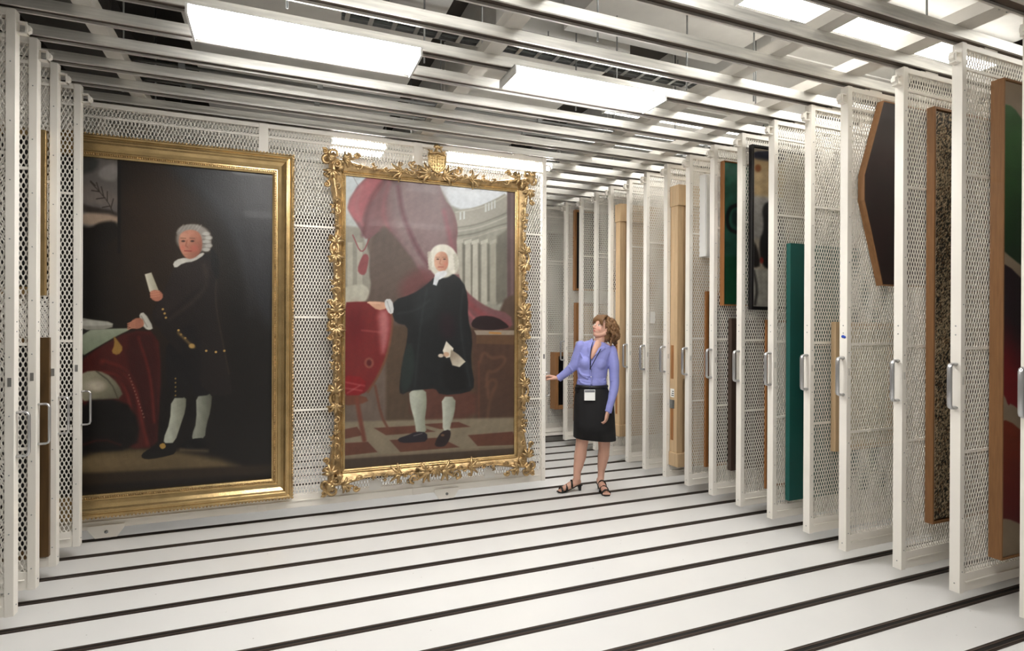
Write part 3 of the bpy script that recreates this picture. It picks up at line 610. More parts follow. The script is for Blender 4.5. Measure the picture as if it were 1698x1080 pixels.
prof1 = [(-.004, .03), (-.004, .062), (.010, .068), (.014, .062), (.022, .062), (.026, .068), (.034, .068), (.040, .076), (.062, .082), (.084, .098), (.094, .112), (.100, .118), (.108, .114), (.112, .106), (.122, .104), (.128, .112), (.138, .116), (.148, .106), (.154, .090), (.157, .06), (.155, .002), (.01, .002), (.01, .03)]
frame_sweep('gilt_moulding', *S1, prof1, M_gold2, p1, YN-.003)
bd = MB()
def bead_row(mb, x0, x1, z0, z1, y, r, step, parent, n=6):
    for a, b in (((x0, z0), (x1, z0)), ((x1, z0), (x1, z1)), ((x1, z1), (x0, z1)), ((x0, z1), (x0, z0))):
        L = math.hypot(b[0]-a[0], b[1]-a[1]); k = int(L/step)
        for i in range(k):
            t = i/k; mb.ball(Vector((a[0]+(b[0]-a[0])*t, y, a[1]+(b[1]-a[1])*t))-parent.location, r, n, 4)
bead_row(bd, S1[0]-.018, S1[1]+.018, S1[2]-.018, S1[3]+.018, YN-.003-.064, .0055, .014, p1)
tag(bd.build('beading', M_gold, p1), kind='stuff')
bd = MB(); bead_row(bd, S1[0]-.15, S1[1]+.15, S1[2]-.15, S1[3]+.15, YN-.003-.1, .010, .024, p1)
tag(bd.build('outer_carving', M_gold, p1), kind='stuff')
canvas('canvas', S1[0]-.004, S1[1]+.004, S1[2]-.004, S1[3]+.004, YN-.045, 400, 630, portrait_one, (20, 15, 12), M_paint, p1, .72)
# ------------------------------------------------------------------ rococo frame of the right portrait
p2 = empty('framed_portrait', (1.29, YN-.002, .37))
tag(p2, 'full length portrait of a white wigged man in black robe, carved scrolling gilt frame', 'framed painting')
S2 = (.53, 2.055, .372, 2.812)
canvas('canvas', S2[0]-.01, S2[1]+.01, S2[2]-.01, S2[3]+.01, YN-.045, 360, 600, portrait_two, (100, 88, 78), M_paint, p2, .72)
prof_in = [(-.004, .03), (-.004, .058), (.006, .064), (.014, .060), (.020, .064), (.028, .06), (.032, .03)]
frame_sweep('sight_edge', *S2, prof_in, M_gold2, p2, YN-.003)
bd = MB(); bead_row(bd, S2[0]-.010, S2[1]+.010, S2[2]-.010, S2[3]+.010, YN-.003-.064, .004, .012, p2, 5); tag(bd.build('beading', M_gold, p2), kind='stuff')
def side_w(t):        # outer width of the frame along one side, t in 0..1 between the corners
    return .092 + .022*math.exp(-((t-.5)/.14)**2) + .050*(math.exp(-(t/.07)**2)+math.exp(-((1-t)/.07)**2)) + .008*math.sin(t*PI*9)
mb = MB(); rings = []
sides = [((S2[0], S2[2]), (S2[1], S2[2]), (0, -1)), ((S2[1], S2[2]), (S2[1], S2[3]), (1, 0)), ((S2[1], S2[3]), (S2[0], S2[3]), (0, 1)), ((S2[0], S2[3]), (S2[0], S2[2]), (-1, 0))]
pr = [(.026, .002), (.026, .055), (.034, .066), (.30, .074), (.50, .098), (.66, .106), (.80, .094), (.92, .07), (1.0, .04), (.97, .002)]
for a, b, nrm in sides:
    K = 60
    for i in range(K):
        t = i/K if i else 0.0
        x = a[0]+(b[0]-a[0])*t; z = a[1]+(b[1]-a[1])*t; w = side_w(t)*.92; ring = []
        nx_, nz_ = nrm
        # mitre blend near the corners
        pa = {(0, -1): (-1, 0), (1, 0): (0, -1), (0, 1): (1, 0), (-1, 0): (0, 1)}[nrm]
        m0 = max(0, 1-t*K/5); m1 = max(0, 1-(1-t)*K/5)
        dx = nx_ + pa[0]*m0 - pa[0]*m1; dz = nz_ + pa[1]*m0 - pa[1]*m1
        for o, h in pr:
            off = o if o < .04 else .034+(w-.034)*o
            hh = h*(1+.10*math.sin(t*PI*26+o*5)) if .3 < o < .95 else h
            ring.append(Vector((x+dx*off, YN-.003-hh, z+dz*off))-p2.location)
        rings.append(ring)
n = len(pr); R_ = len(rings); mb.add([p for r in rings for p in r], [(i*n+k, i*n+(k+1) % n, ((i+1) % R_)*n+(k+1) % n, ((i+1) % R_)*n+k) for i in range(R_) for k in range(n)], True)
mb.build('carved_moulding', M_gold, p2)
def scroll(mb, c, r, turns, start, sgn, wid, y, tail=None, n=26):
    """C-scroll: tapering spiral in the frame plane, optional tail"""
    wid *= 1.3; pts = []; rs = []
    for i in range(n):
        t = i/(n-1); a = start+sgn*turns*2*PI*t; q = r*(1-t)**.8+r*.10
        pts.append(Vector((c[0]+q*math.cos(a), y-.006-.012*math.sin(PI*t), c[1]+q*math.sin(a)))-p2.location); rs.append(wid*(1-.55*t))
    if tail:
        T = [Vector((px_, y-.002, pz_))-p2.location for px_, pz_ in tail]; pts = T+pts; rs = [wid*(.35+.65*(i+1)/(len(T)+1)) for i in range(len(T))]+rs
    mb.tube(pts, rs, 7); mb.ball(pts[-1], wid*1.1, 8, 6)
def leaf(mb, c, ang, L, wd, y, lobes=5):
    wd *= 1.4; L *= .80
    ca, sa = math.cos(ang), math.sin(ang)
    for i in range(lobes):
        f = (i-(lobes-1)/2)/max(1, (lobes-1)/2); a = ang+f*.75; l = L*(1-.28*abs(f))
        pts = []
        for j in range(6):
            t = j/5; aa = a+f*.5*t
            pts.append(Vector((c[0]+l*t*math.cos(aa), y-.010-.020*math.sin(PI*min(1, t*1.1)), c[1]+l*t*math.sin(aa)))-p2.location)
        mb.tube(pts, [wd*.9, wd*1.1, wd*1.15, wd*1.05, wd*.85, wd*.5], 6)
yo = YN-.085
def corner(cx, cz, sx, sz):
    m = MB(); W = lambda a, b: (cx+sx*a, cz+sz*b)
    A = lambda ang: math.atan2(sz*math.sin(ang), sx*math.cos(ang))
    flip = sx*sz
    for (a, b), r, st, sg, wd in (((.10, .045), .042, PI, -1, .013), ((.045, .10), .042, -PI/2, 1, .013), ((.02, .02), .036, 0, 1, .012), ((-.06, .085), .030, PI/2, 1, .010), ((.085, -.06), .030, 0, -1, .010),
                                  ((-.14, .10), .024, PI, -1, .009), ((.10, -.15), .024, PI/2, 1, .009), ((.115, .115), .022, PI/4, 1, .009)):
        scroll(m, W(a, b), r, 1.25, A(st), sg*flip, wd, yo-.008)
    leaf(m, W(.05, .05), A(PI/4), .085, .011, yo-.012, 7); leaf(m, W(-.03, .06), A(PI*.93), .12, .009, yo-.006, 5); leaf(m, W(.06, -.03), A(-PI*.43), .12, .009, yo-.006, 5)
    leaf(m, W(.0, .0), A(-PI*.75), .05, .009, yo, 5)
    for i in range(9):
        t = i/8*PI/2; m.ball(Vector((*W(.03+.06*math.cos(t), .0),))[:0] + Vector((cx+sx*(.02+.07*math.cos(t)), yo-.022, cz+sz*(.02+.07*math.sin(t))))-p2.location if False else Vector((cx+sx*(.02+.07*math.cos(t)), yo-.022, cz+sz*(.02+.07*math.sin(t))))-p2.location, .009, 7, 5)
    m.build('corner_carving', M_gold, p2)
for sx in (-1, 1):
    for sz in (-1, 1): corner((S2[1]+.05) if sx > 0 else (S2[0]-.05), (S2[3]+.05) if sz > 0 else (S2[2]-.05), sx, sz)
zm = (S2[2]+S2[3])/2
for sx in (-1, 1):
    e = S2[1] if sx > 0 else S2[0]
    m = MB()           # middle cartouche
    for sz in (-1, 1):
        A = lambda ang: math.atan2(sz*math.sin(ang), sx*math.cos(ang)); F = sx*sz
        for (a, b), r, st, sg, wd in (((.10, .05), .036, -PI/2, 1, .012), ((.06, .13), .034, PI/2, -1, .011), ((.115, .14), .022, 0, 1, .008), ((.07, .24), .030, -PI/2, 1, .009), ((.10, .30), .016, PI/2, 1, .006), ((.04, .06), .022, PI, 1, .008)):
            scroll(m, (e+sx*a, zm+.02+sz*b), r, 1.2, A(st), sg*F, wd, yo-.004)
        leaf(m, (e+sx*.075, zm+.02+sz*.06), A(PI/2), .14, .009, yo-.004, 5); leaf(m, (e+sx*.09, zm+.02+sz*.02), A(PI/5), .07, .008, yo-.004, 3)
    m.ball(Vector((e+sx*.08, yo-.016, zm+.02))-p2.location, (.026, .02, .040), 12, 8); m.build('side_cartouche', M_gold, p2)
    for zc, nm in ((zm+.60, 1), (zm-.62, 1)):      # pierced oval scrolls
        m = MB(); cx = e+sx*.088
        m.tube([Vector((cx+.030*math.cos(2*PI*i/20), yo-.016, zc+.050*math.sin(2*PI*i/20)))-p2.location for i in range(20)], .011, 8, closed=True)
        m.ball(Vector((cx, yo+.006, zc))-p2.location, (.018, .010, .034), 10, 6)
        for sz in (-1, 1):
            A = lambda ang: math.atan2(sz*math.sin(ang), sx*math.cos(ang))
            leaf(m, (cx-sx*.01, zc+sz*.045), A(PI/2), .12, .0085, yo-.004, 5); scroll(m, (cx+sx*.02, zc+sz*.09), .020, 1.1, A(-PI/2), sx*sz, .008, yo)
            for i in range(5): m.ball(Vector((cx-sx*.012, yo-.018, zc+sz*(.18+i*.05)))-p2.location, (.012, .009, .017), 8, 5)
        m.build('oval_carving', M_gold, p2)
    m = MB()           # pointed outer sprigs
    for zc in (zm+.95, zm+.33, zm-.34, zm-.95):
        leaf(m, (e+sx*.09, zc), math.atan2(.5, sx), .05, .006, yo+.03, 3); m.ball(Vector((e+sx*.055, yo-.02, zc))-p2.location, .014, 8, 6)
    m.build('side_sprigs', M_gold, p2)
xm = (S2[0]+S2[1])/2
for sz in (-1, 1):
    e = S2[3] if sz > 0 else S2[2]
    for sx in (-1, 1):
        m = MB(); A = lambda ang: math.atan2(sz*math.sin(ang), sx*math.cos(ang)); F = sx*sz
        for (a, b), r, st, sg, wd in (((.13, .095), .034, PI, 1, .011), ((.19, .12), .036, PI/2, -1, .009), ((.26, .08), .024, PI, 1, .008), ((.08, .045), .026, 0, 1, .010), ((.16, .045), .022, PI/2, 1, .008), ((.34, .075), .022, PI, -1, .008), ((.31, .125), .016, 0, 1, .005), ((.45, .06), .018, PI/2, 1, .007)):
            scroll(m, (xm+sx*a, e+sz*b), r, 1.2, A(st), sg*F, wd, yo-.004)
        leaf(m, (xm+sx*.06, e+sz*.06), A(PI*.12), .17, .010, yo-.006, 6); leaf(m, (xm+sx*.30, e+sz*.06), A(0), .16, .008, yo-.002, 5)
        scroll(m, (xm+sx*.23, e+sz*.135), .030, .6, A(PI), -F, .006, yo+.02); m.build('top_carving' if sz > 0 else 'bottom_carving', M_gold, p2)
    if sz > 0:
        sh = [(-.078, .145), (-.03, .138), (0, .15), (.03, .138), (.078, .145), (.070, .06), (.05, .02), (0, -.01), (-.05, .02), (-.070, .06)]
        pts = [(xm+a, e+.09+b) for a, b in sh]
        s_ = MB(); s_.prism([(a-p2.location.x, b-p2.location.z) for a, b in pts], yo-.036-p2.location.y, yo-p2.location.y)
        s_.tube([Vector((a, yo-.038, b))-p2.location for a, b in pts], .009, 7, closed=True)
        for i in range(5):
            for j in range(4): s_.ball(Vector((xm-.044+i*.022, yo-.038, e+.115+j*.03))-p2.location, (.008, .007, .010), 7, 5)
        s_.tube([Vector((xm, yo-.038, e+.09))-p2.location, Vector((xm, yo-.038, e+.225))-p2.location], .005, 6)
        s_.build('shield', M_gold2, p2, bevel=.003)
        c_ = MB(); c_.tube([Vector((xm-.075, yo-.02, e+.245))-p2.location, Vector((xm, yo-.03, e+.26))-p2.location, Vector((xm+.075, yo-.02, e+.245))-p2.location], .012, 8)
        c_.tube([Vector((xm-.01+.004*i, yo-.02, e+.26+i*.022))-p2.location for i in range(4)], [.018, .014, .012, .008], 8)
        leaf(c_, (xm, e+.30), PI/2, .05, .007, yo, 5); leaf(c_, (xm+.02, e+.30), .5, .05, .006, yo, 3); leaf(c_, (xm-.05, e+.255), 2.4, .05, .006, yo, 3); leaf(c_, (xm+.05, e+.255), .8, .05, .006, yo, 3)
        c_.build('crest', M_gold, p2)
    else:
        m = MB()
        for i in range(7):
            a = -PI/2+(i-3)*.42; m.tube([Vector((xm, yo-.02, e-.035))-p2.location, Vector((xm+.045*math.cos(a), yo-.036, e-.035+.045*math.sin(a)))-p2.location, Vector((xm+.085*math.cos(a), yo-.018, e-.035+.085*math.sin(a)))-p2.location], [.010, .014, .009], 7)
        m.ball(Vector((xm, yo-.03, e-.04))-p2.location, (.04, .022, .026), 12, 8); m.build('shell', M_gold, p2)
rf = random.Random(12)
for a, b, (nx_, nz_) in sides:
    L_ = math.hypot(b[0]-a[0], b[1]-a[1]); cnt = int(L_/.105)
    for i in range(1, cnt):
        t = i/cnt; x = a[0]+(b[0]-a[0])*t+nx_*.068; z = a[1]+(b[1]-a[1])*t+nz_*.068; base = math.atan2(nz_, nx_)
        m = MB()
        if i % 2: scroll(m, (x, z), .026, 1.1, base+(PI/2 if i % 4 == 1 else -PI/2), 1 if i % 4 == 1 else -1, .0062, yo-.012, n=16)
        else:
            m.ball(Vector((x, yo-.014, z))-p2.location, (.011, .010, .015) if nx_ else (.015, .010, .011), 8, 5); leaf(m, (x, z), math.atan2(b[1]-a[1], b[0]-a[0])+(PI if t > .5 else 0), .055, .0048, yo-.010, 4)
        if i % 3 == 0: leaf(m, (x+nx_*.028, z+nz_*.028), base+rf.uniform(-.5, .5), .035, .0045, yo+.01, 3)
        m.build('carved_scroll', M_gold, p2)
for x, lab in ((.79, 'small white paper label on the mesh under the right portrait, left one'), (1.83, 'small white paper label on the mesh under the right portrait, right one')):
    tag(MB().box(x-.05, x+.05, YN-.004, YN-.0015, .165, .245).build('paper_label', M_paper), lab, 'label', 'paper labels under the carved frame')
# ------------------------------------------------------------------ things hanging on the other racks
def hung(k, x0, w, z0, z1, t, name, label, cat, fw=.03, m_f=M_oak, m_c=None, paint=None, lip=.004, recess=.006, nx=60, nz=200, group=None, mc=M_paintm, gain=.6, x_is_left=True):
    y = YK(k)-.001; root = empty(name, (x0, y, z0)); tag(root, label, cat, group)
    zh = z1-z0
    f = MB()
    for a0, a1, b0, b1 in ((0, fw, 0, zh), (w-fw, w, 0, zh), (fw, w-fw, 0, fw), (fw, w-fw, zh-fw, zh)): f.box(a0, a1, -t, 0, b0, b1)
    f.build('frame', m_f, root, bevel=.002)
    if paint: canvas('canvas', x0+fw+lip, x0+w-fw-lip, z0+fw+lip, z1-fw-lip, y-t+recess, nx, nz, paint, (200, 190, 175), mc, root, gain); MB().box(fw, w-fw, -.014, -.008, fw, zh-fw).build('backing_board', M_black, root)
    elif m_c: MB().box(fw, w-fw, -t+recess, -t+recess+.01, fw, zh-fw).build('canvas', m_c, root)
    return root
def ab_green(P):
    P.poly([(1640, 100), (1900, 100), (1900, 1000), (1640, 1000)], (176, 156, 132), 1, 0)
    P.poly([(1655, 176), (1672, 172), (1688, 186), (1706, 220), (1760, 250), (1790, 380), (1740, 470), (1704, 448), (1680, 430), (1655, 408)], (58, 112, 52), 1.5, 1, c2=(22, 50, 30), ax=((1665, 250), (1704, 450)))
    P.poly([(1655, 440), (1670, 438), (1700, 468), (1760, 500), (1790, 640), (1740, 720), (1702, 690), (1676, 668), (1672, 674), (1666, 656), (1655, 645)], (140, 18, 30), 1.2, 1, c2=(44, 22, 34), ax=((1662, 600), (1706, 560)))
    P.poly([(1655, 700), (1672, 696), (1700, 720), (1760, 760), (1770, 900), (1710, 880), (1690, 868), (1670, 860), (1655, 862)], (140, 54, 30), 1.2, 1, c2=(110, 26, 28), ax=((1666, 740), (1700, 860)))
    P.noise(.04, 40, 8)
hung(0, 3.80, 1.5, .255, 2.99, .068, 'framed_abstract', 'large abstract with green, red and orange shapes in a honey wood frame', 'framed painting', .012, M_oak, None, ab_green, nx=200, nz=500, gain=.62)
def speck(P):
    P.poly([(1500, 100), (1700, 100), (1700, 1000), (1500, 1000)], (30, 26, 24), 1, 0)
    r = np.random.default_rng(3); n = r.random(len(P.p)); q = P.p
    k = np.sin(q[:, 1]/37)+np.sin(q[:, 0]/9+q[:, 1]/61)*.6; sel = n < .50+.10*k; P.c[sel] = np.array((206, 184, 150))*(.6+.5*r.random((sel.sum(), 1)))
    sel = r.random(len(q)) < .07; P.c[sel] = (120, 84, 50)
hung(1, 3.766, 1.3, .352, 2.945, .048, 'framed_speckled_painting', 'tall painting of dense black and cream speckles in a brown wood frame', 'framed painting', .016, M_oak, None, speck, nx=170, nz=330, lip=.010, gain=.95)
# eight sided dark painting
xs0, yk = 3.593, YK(2)-.001
t = empty('shaped_painting', (xs0, yk, 1.855)); tag(t, 'eight sided dark maroon painting with pale brown wooden edge', 'painting')
oct_ = [(0, .56), (0, .725), (.185, 1.245), (.9, 1.245), (1.085, .725), (1.085, .56), (.9, 0), (.185, 0)]
def inset(P, d):
    cx = sum(p[0] for p in P)/len(P); cz = sum(p[1] for p in P)/len(P); return [(cx+(a-cx)*(1-d/.54), cz+(b-cz)*(1-d/.62)) for a, b in P]
f = MB(); I_ = inset(oct_, .008)
n = 8; vs = [(a, -.044, b) for a, b in oct_]+[(a, -.044, b) for a, b in I_]+[(a, 0, b) for a, b in oct_]+[(a, 0, b) for a, b in I_]
f.add(vs, [(i, (i+1) % n, n+(i+1) % n, n+i) for i in range(n)]+[(2*n+i, 3*n+i, 3*n+(i+1) % n, 2*n+(i+1) % n) for i in range(n)]+[(i, 2*n+i, 2*n+(i+1) % n, (i+1) % n) for i in range(n)]+[(n+i, n+(i+1) % n, 3*n+(i+1) % n, 3*n+i) for i in range(n)])
f.build('wooden_edge', M_oak, t); MB().prism(I_, -.041, -.02).build('canvas', M_maroon, t)
hung(3, 3.762, .62, .665, 1.61, .039, 'stretcher_frame', 'small pale wooden framed picture hanging low, alone on its rack', 'framed picture', .05, M_pine, mat('cream_board', (196, 186, 160), .6, var=.1))
t = empty('teal_canvas', (3.674, YK(4)-.001, .225)); tag(t, 'tall plain teal canvas without a frame', 'painting')
MB().box(0, 1.1, -.045, -.006, 0, 1.995).build('canvas', M_teal, t, bevel=.003); s = MB(); 
for a0, a1, b0, b1 in ((.01, .06, .01, 1.985), (1.04, 1.09, .01, 1.985), (.06, 1.04, .01, .06), (.06, 1.04, 1.935, 1.985)): s.box(a0, a1, -.006, 0, b0, b1)
s.build('stretcher', M_pine, t)
def ab_black(P):
    P.poly([(1230, 200), (1400, 200), (1400, 560), (1230, 560)], (196, 184, 166), 1, 0)
    P.poly([(1246, 254), (1262, 250), (1300, 252), (1300, 272), (1266, 268), (1250, 264)], (28, 34, 64), 2, 1)
    P.poly([(1246, 262), (1300, 270), (1300, 330), (1246, 325)], (204, 176, 132), 5, 0); P.ell(1257, 279, 5, 6, (150, 84, 36), 2.5)
    P.poly([(1246, 325), (1300, 330), (1300, 400), (1246, 395)], (176, 172, 168), 5, 0)
    P.poly([(1262, 335), (1300, 332), (1300, 440), (1280, 450), (1262, 440), (1258, 400), (1268, 380)], (22, 20, 22), 3, 2)
    P.poly([(1246, 395), (1256, 410), (1262, 440), (1252, 445), (1246, 440)], (34, 30, 30), 3, 1); P.ell(1263, 432, 3, 5, (150, 44, 36), 1.5)
    P.poly([(1246, 446), (1300, 450), (1300, 520), (1246, 520)], (188, 184, 174), 3, 0); P.line([(1250, 450), (1256, 480), (1252, 505)], 4, (30, 28, 28), 2, .8, 1); P.noise(.12, 18, 9)
hung(5, 3.621, .95, 1.712, 3.075, .039, 'framed_abstract', 'abstract painting of cream, blue and black marks in a black frame', 'framed painting', .022, M_black, None, ab_black, nx=120, nz=180, lip=.006)
hung(5, 3.805, .8, .21, 1.63, .019, 'framed_picture', 'thin orange wood framed picture below the black framed abstract', 'framed picture', .03, M_orange, M_paper)
def ab_green2(P):
    P.poly([(1180, 240), (1300, 240), (1300, 540), (1180, 540)], (58, 116, 96), 1, 0, c2=(34, 74, 62), ax=((1200, 280), (1200, 500)))
    P.poly([(1196, 425), (1300, 428), (1300, 520), (1196, 520)], (22, 82, 54), 3, 0); P.line([(1222, 340), (1210, 345), (1205, 362), (1208, 380), (1222, 386)], 6, (20, 24, 24), 1.5, 1, 2); P.ell(1222, 362, 9, 14, (24, 50, 46), 3); P.noise(.12, 24, 11)
hung(6, 3.621, .9, 1.755, 3.025, .048, 'framed_green_painting', 'green painting with a black ring in an orange brown wood edge', 'framed painting', .01, M_orange, None, ab_green2, nx=110, nz=160)
hung(6, 3.716, .8, .298, 1.644, .044, 'framed_picture', 'dark brown framed picture hanging below the green painting', 'framed picture', .05, M_dkbrown, M_black)
t = empty('white_box', (3.672, YK(7)-.001, 2.221)); tag(t, 'white box shaped panel high on the rack behind the green painting', 'wall box')
MB().box(0, .7, -.082, 0, 0, .763).build('box_body', M_white, t, bevel=.004); MB().box(.012, .688, -.086, -.082, .012, .751).build('front_panel', M_paper, t)
hung(7, 3.739, .8, .248, 1.902, .025, 'framed_picture', 'orange wood framed picture hanging below the white box', 'framed picture', .03, M_orange, M_black)
def crate(k, x0, z0, z1, t_, w, label, labels=True):
    root = empty('wooden_crate', (x0, YK(k)-.001, z0)); tag(root, label, 'crate'); zh = z1-z0
    MB().box(0, w, -t_*.55, 0, 0, zh).build('board', M_pine, root, bevel=.002)
    fr = MB().box(0, .07, -t_*.8, -t_*.55, 0, zh); fr.box(w-.07, w, -t_*.8, -t_*.55, 0, zh); fr.build('side_rail', M_pine, root, bevel=.002)
    for b0, b1 in ((0, .13), (zh-.2, zh)):
        MB().box(-.012, w+.012, -t_, .0, b0, b1).build('batten', M_pine, root, bevel=.003)
    for z in (zh*.31,): MB().box(.07, w-.07, -t_*.8, -t_*.55, z, z+.07).build('cross_rail', M_pine, root)
    for z in (.25, .85): MB().box(-.002, .004, -t_*.42, -t_*.12, z, z+zh*.12).build('inset_panel', M_orange, root)
    if labels:
        MB().box(-.004, 0, -t_*.52, -t_*.1, zh*.245, zh*.275).build('shipping_label', M_paper, root)
        l = MB()
        for j in range(3): l.box(-.0048, -.004, -t_*.48, -t_*(.2+.05*j), zh*.25+j*.02, zh*.25+j*.02+.008)
        l.build('label_print', M_black, root); MB().box(-.005, 0, -t_*.53, -t_*.02, zh*.205, zh*.235).build('strap_clip', M_steel, root)
    return root
crate(8, 3.60, .206, 2.942, .135, 1.2, 'tall pale wooden crate with battens, white label and metal clip')
crate(11, 3.60, .318, 2.953, .11, 1.0, 'pale wooden crate standing just behind the woman\'s shoulder')
hung(14, 3.58, .7, 2.027, 3.074, .05, 'framed_picture', 'small brown framed dark picture high on the rack above the woman', 'framed picture', .03, M_oak, M_black)
hung(14, 3.594, .7, .326, 1.868, .07, 'framed_picture', 'light brown framed picture low on the rack left of the woman', 'framed picture', .04, M_oak, M_pine)
t = hung(15, 3.42, .45, .457, 1.213, .15, 'shadow_box', 'deep brown wooden box frame with dark picture behind the woman\'s hand', 'framed picture', .05, M_oak, M_black, recess=.07)
t = MB().box(3.60, 3.66, YK(9)-.005, YK(9)-.001, 1.60, 1.72).build('paper_tag', M_paper); tag(t, 'small paper tag on the mesh right of the woman', 'tag')
t = MB()
t.ball((XR+R_DX[2]-.003, YK(2)+.027, 1.51), (.004, .013, .010), 10, 6); t.ball((XR+R_DX[2]-.003, YK(2)+.014, 1.506), (.003, .008, .009), 8, 6)
tag(t.build('blue_sticker', mat('blue_tape', (36, 70, 170), .5)), 'blue tape dot on the post of the rack with the eight sided painting', 'sticker')
hung(7, -2.2, .911, 1.744, 2.745, .03, 'gilt_framed_picture', 'sliver of a bright gilt framed picture between the left racks', 'framed picture', .05, M_gold2, M_black)
hung(7, -2.2, .932, .158, 1.489, .03, 'old_framed_picture', 'worn brown framed picture low between the left racks', 'framed picture', .05, M_brown, M_black)
for k, x0, w, z0, z1, lab in ((5, -2.9, 1.2, .3, 2.9, 'added dark canvas behind the mesh at the left picture edge'), (6, -3.1, 1.45, .3, 2.9, 'added dark canvas behind the mesh of the second rack from the left picture edge'), (8, -3.0, 1.4, .25, 2.8, 'added dark canvas on the rack beside the left portrait, behind mesh')):
    hung(k, x0, w, z0, z1, .03, 'added_dark_canvas', lab, 'framed picture', .04, M_dkbrown, M_black)  # invented canvases, added so the holes of the mesh look dark
#@@PART3
# ------------------------------------------------------------------ the woman at the end of the pulled rack
def W(u, v, d=5.46):
    x3 = (u-849)/FPX; z3 = -(v-540)/FPX
    x = x3*math.cos(ROLL)-z3*math.sin(ROLL); z2 = x3*math.sin(ROLL)+z3*math.cos(ROLL)
    y = math.cos(PIT)-z2*math.sin(PIT); z = math.sin(PIT)+z2*math.cos(PIT)
    return RIGHT*x*d + FWD*y*d + UP*(z*d+CZ)
wo = empty('person', (2.74, 4.86, 0))
tag(wo, 'woman with wavy light brown hair, lavender blouse and black skirt, looking up at the portrait', 'person')
WL = wo.location.copy()
def remeshed(name, mb, voxel, material, smooth=6, fac=.5, parent=None, colour=None):
    me = mb.mesh(name); o = bpy.data.objects.new(name, me); C.objects.link(o)
    r = o.modifiers.new('r', 'REMESH'); r.mode = 'VOXEL'; r.voxel_size = voxel; r.use_smooth_shade = True
    s_ = o.modifiers.new('s', 'SMOOTH'); s_.factor = fac; s_.iterations = smooth
    dg = bpy.context.evaluated_depsgraph_get(); dg.update()
    m2 = bpy.data.meshes.new_from_object(o.evaluated_get(dg)); bpy.data.objects.remove(o); bpy.data.meshes.remove(me)
    m2.name = name; m2.polygons.foreach_set('use_smooth', [True]*len(m2.polygons))
    if colour:
        V = np.empty(len(m2.vertices)*3, np.float32); m2.vertices.foreach_get('co', V); V = V.reshape(-1, 3)
        ca = m2.color_attributes.new('Col', 'FLOAT_COLOR', 'POINT'); col = np.ones((len(V), 4), np.float32); col[:, :3] = colour(V); ca.data.foreach_set('color', col.ravel())
    m2.materials.clear(); m2.materials.append(material)
    n = bpy.data.objects.new(name, m2); C.objects.link(n); n.parent = parent
    return n
def chain(mb, P, n=14, sub=4):
    """P: (point, radius) list -> smooth tapering limb with round ends"""
    pts = [Vector(p) for p, r in P]; rs = [r for p, r in P]; A = []; B = []
    for i in range(len(pts)-1):
        p0, p1, p2_, p3 = pts[max(i-1, 0)], pts[i], pts[i+1], pts[min(i+2, len(pts)-1)]
        for j in range(sub):
            t = j/sub; A.append(.5*((2*p1)+(p2_-p0)*t+(2*p0-5*p1+4*p2_-p3)*t*t+(3*p1-p0-3*p2_+p3)*t**3)); tt = t*t*(3-2*t); B.append(rs[i]*(1-tt)+rs[i+1]*tt)
    A.append(pts[-1]); B.append(rs[-1]); mb.tube(A, B, n); mb.ball(A[0], B[0]*.99, n, 8); mb.ball(A[-1], B[-1]*.99, n, 8)
def rel(p): return Vector(p)-WL
def PX(u, v, dd=0): return rel(W(u, v, 5.46+dd))
s2m = 5.46/FPX
# head frame
HF = (-RIGHT*.86 - FWD*.44 + UP*.36).normalized(); HU = (UP*1.0 + RIGHT*.16 - HF*(UP.dot(HF)+.16*RIGHT.dot(HF))).normalized(); HS = HF.cross(HU).normalized()
HC = PX(999.5, 544.5)
def HP(s_, f, u): return HC + HS*s_ + HF*f + HU*u
MH = Matrix((HS, HF, HU)).transposed()
body = MB()
body.ball(HP(0, -.012, .022), (.075, .092, .090), 24, 16, MH)          # skull
body.ball(HP(0, .020, -.020), (.062, .066, .085), 20, 14, MH)          # face mass
body.ball(HP(0, .048, -.080), (.030, .030, .026), 14, 10, MH)          # chin
for s_ in (-1, 1):
    body.ball(HP(s_*.036, .048, -.026), (.026, .024, .026), 12, 8, MH)   # cheeks
    body.ball(HP(s_*.074, -.008, -.015), (.009, .018, .030), 10, 8, MH)  # ears
    chain(body, [(HP(s_*.052, -.005, -.045), .022), (HP(s_*.034, .035, -.078), .020), (HP(0, .052, -.088), .018)], 10)   # jaw
body.ball(HP(0, .060, .030), (.050, .022, .030), 14, 8, MH)            # brow
chain(body, [(HP(0, .080, .016), .0075), (HP(0, .096, -.012), .009), (HP(0, .102, -.026), .0115), (HP(0, .088, -.034), .009)], 10)   # nose
for s_ in (-1, 1): body.ball(HP(s_*.010, .091, -.029), .0075, 8, 6)
chain(body, [(HP(-.020, .074, -.054), .006), (HP(0, .084, -.052), .0085), (HP(.020, .074, -.054), .006)], 8)   # lips
chain(body, [(HP(-.014, .074, -.062), .006), (HP(0, .081, -.062), .008), (HP(.014, .074, -.062), .006)], 8)
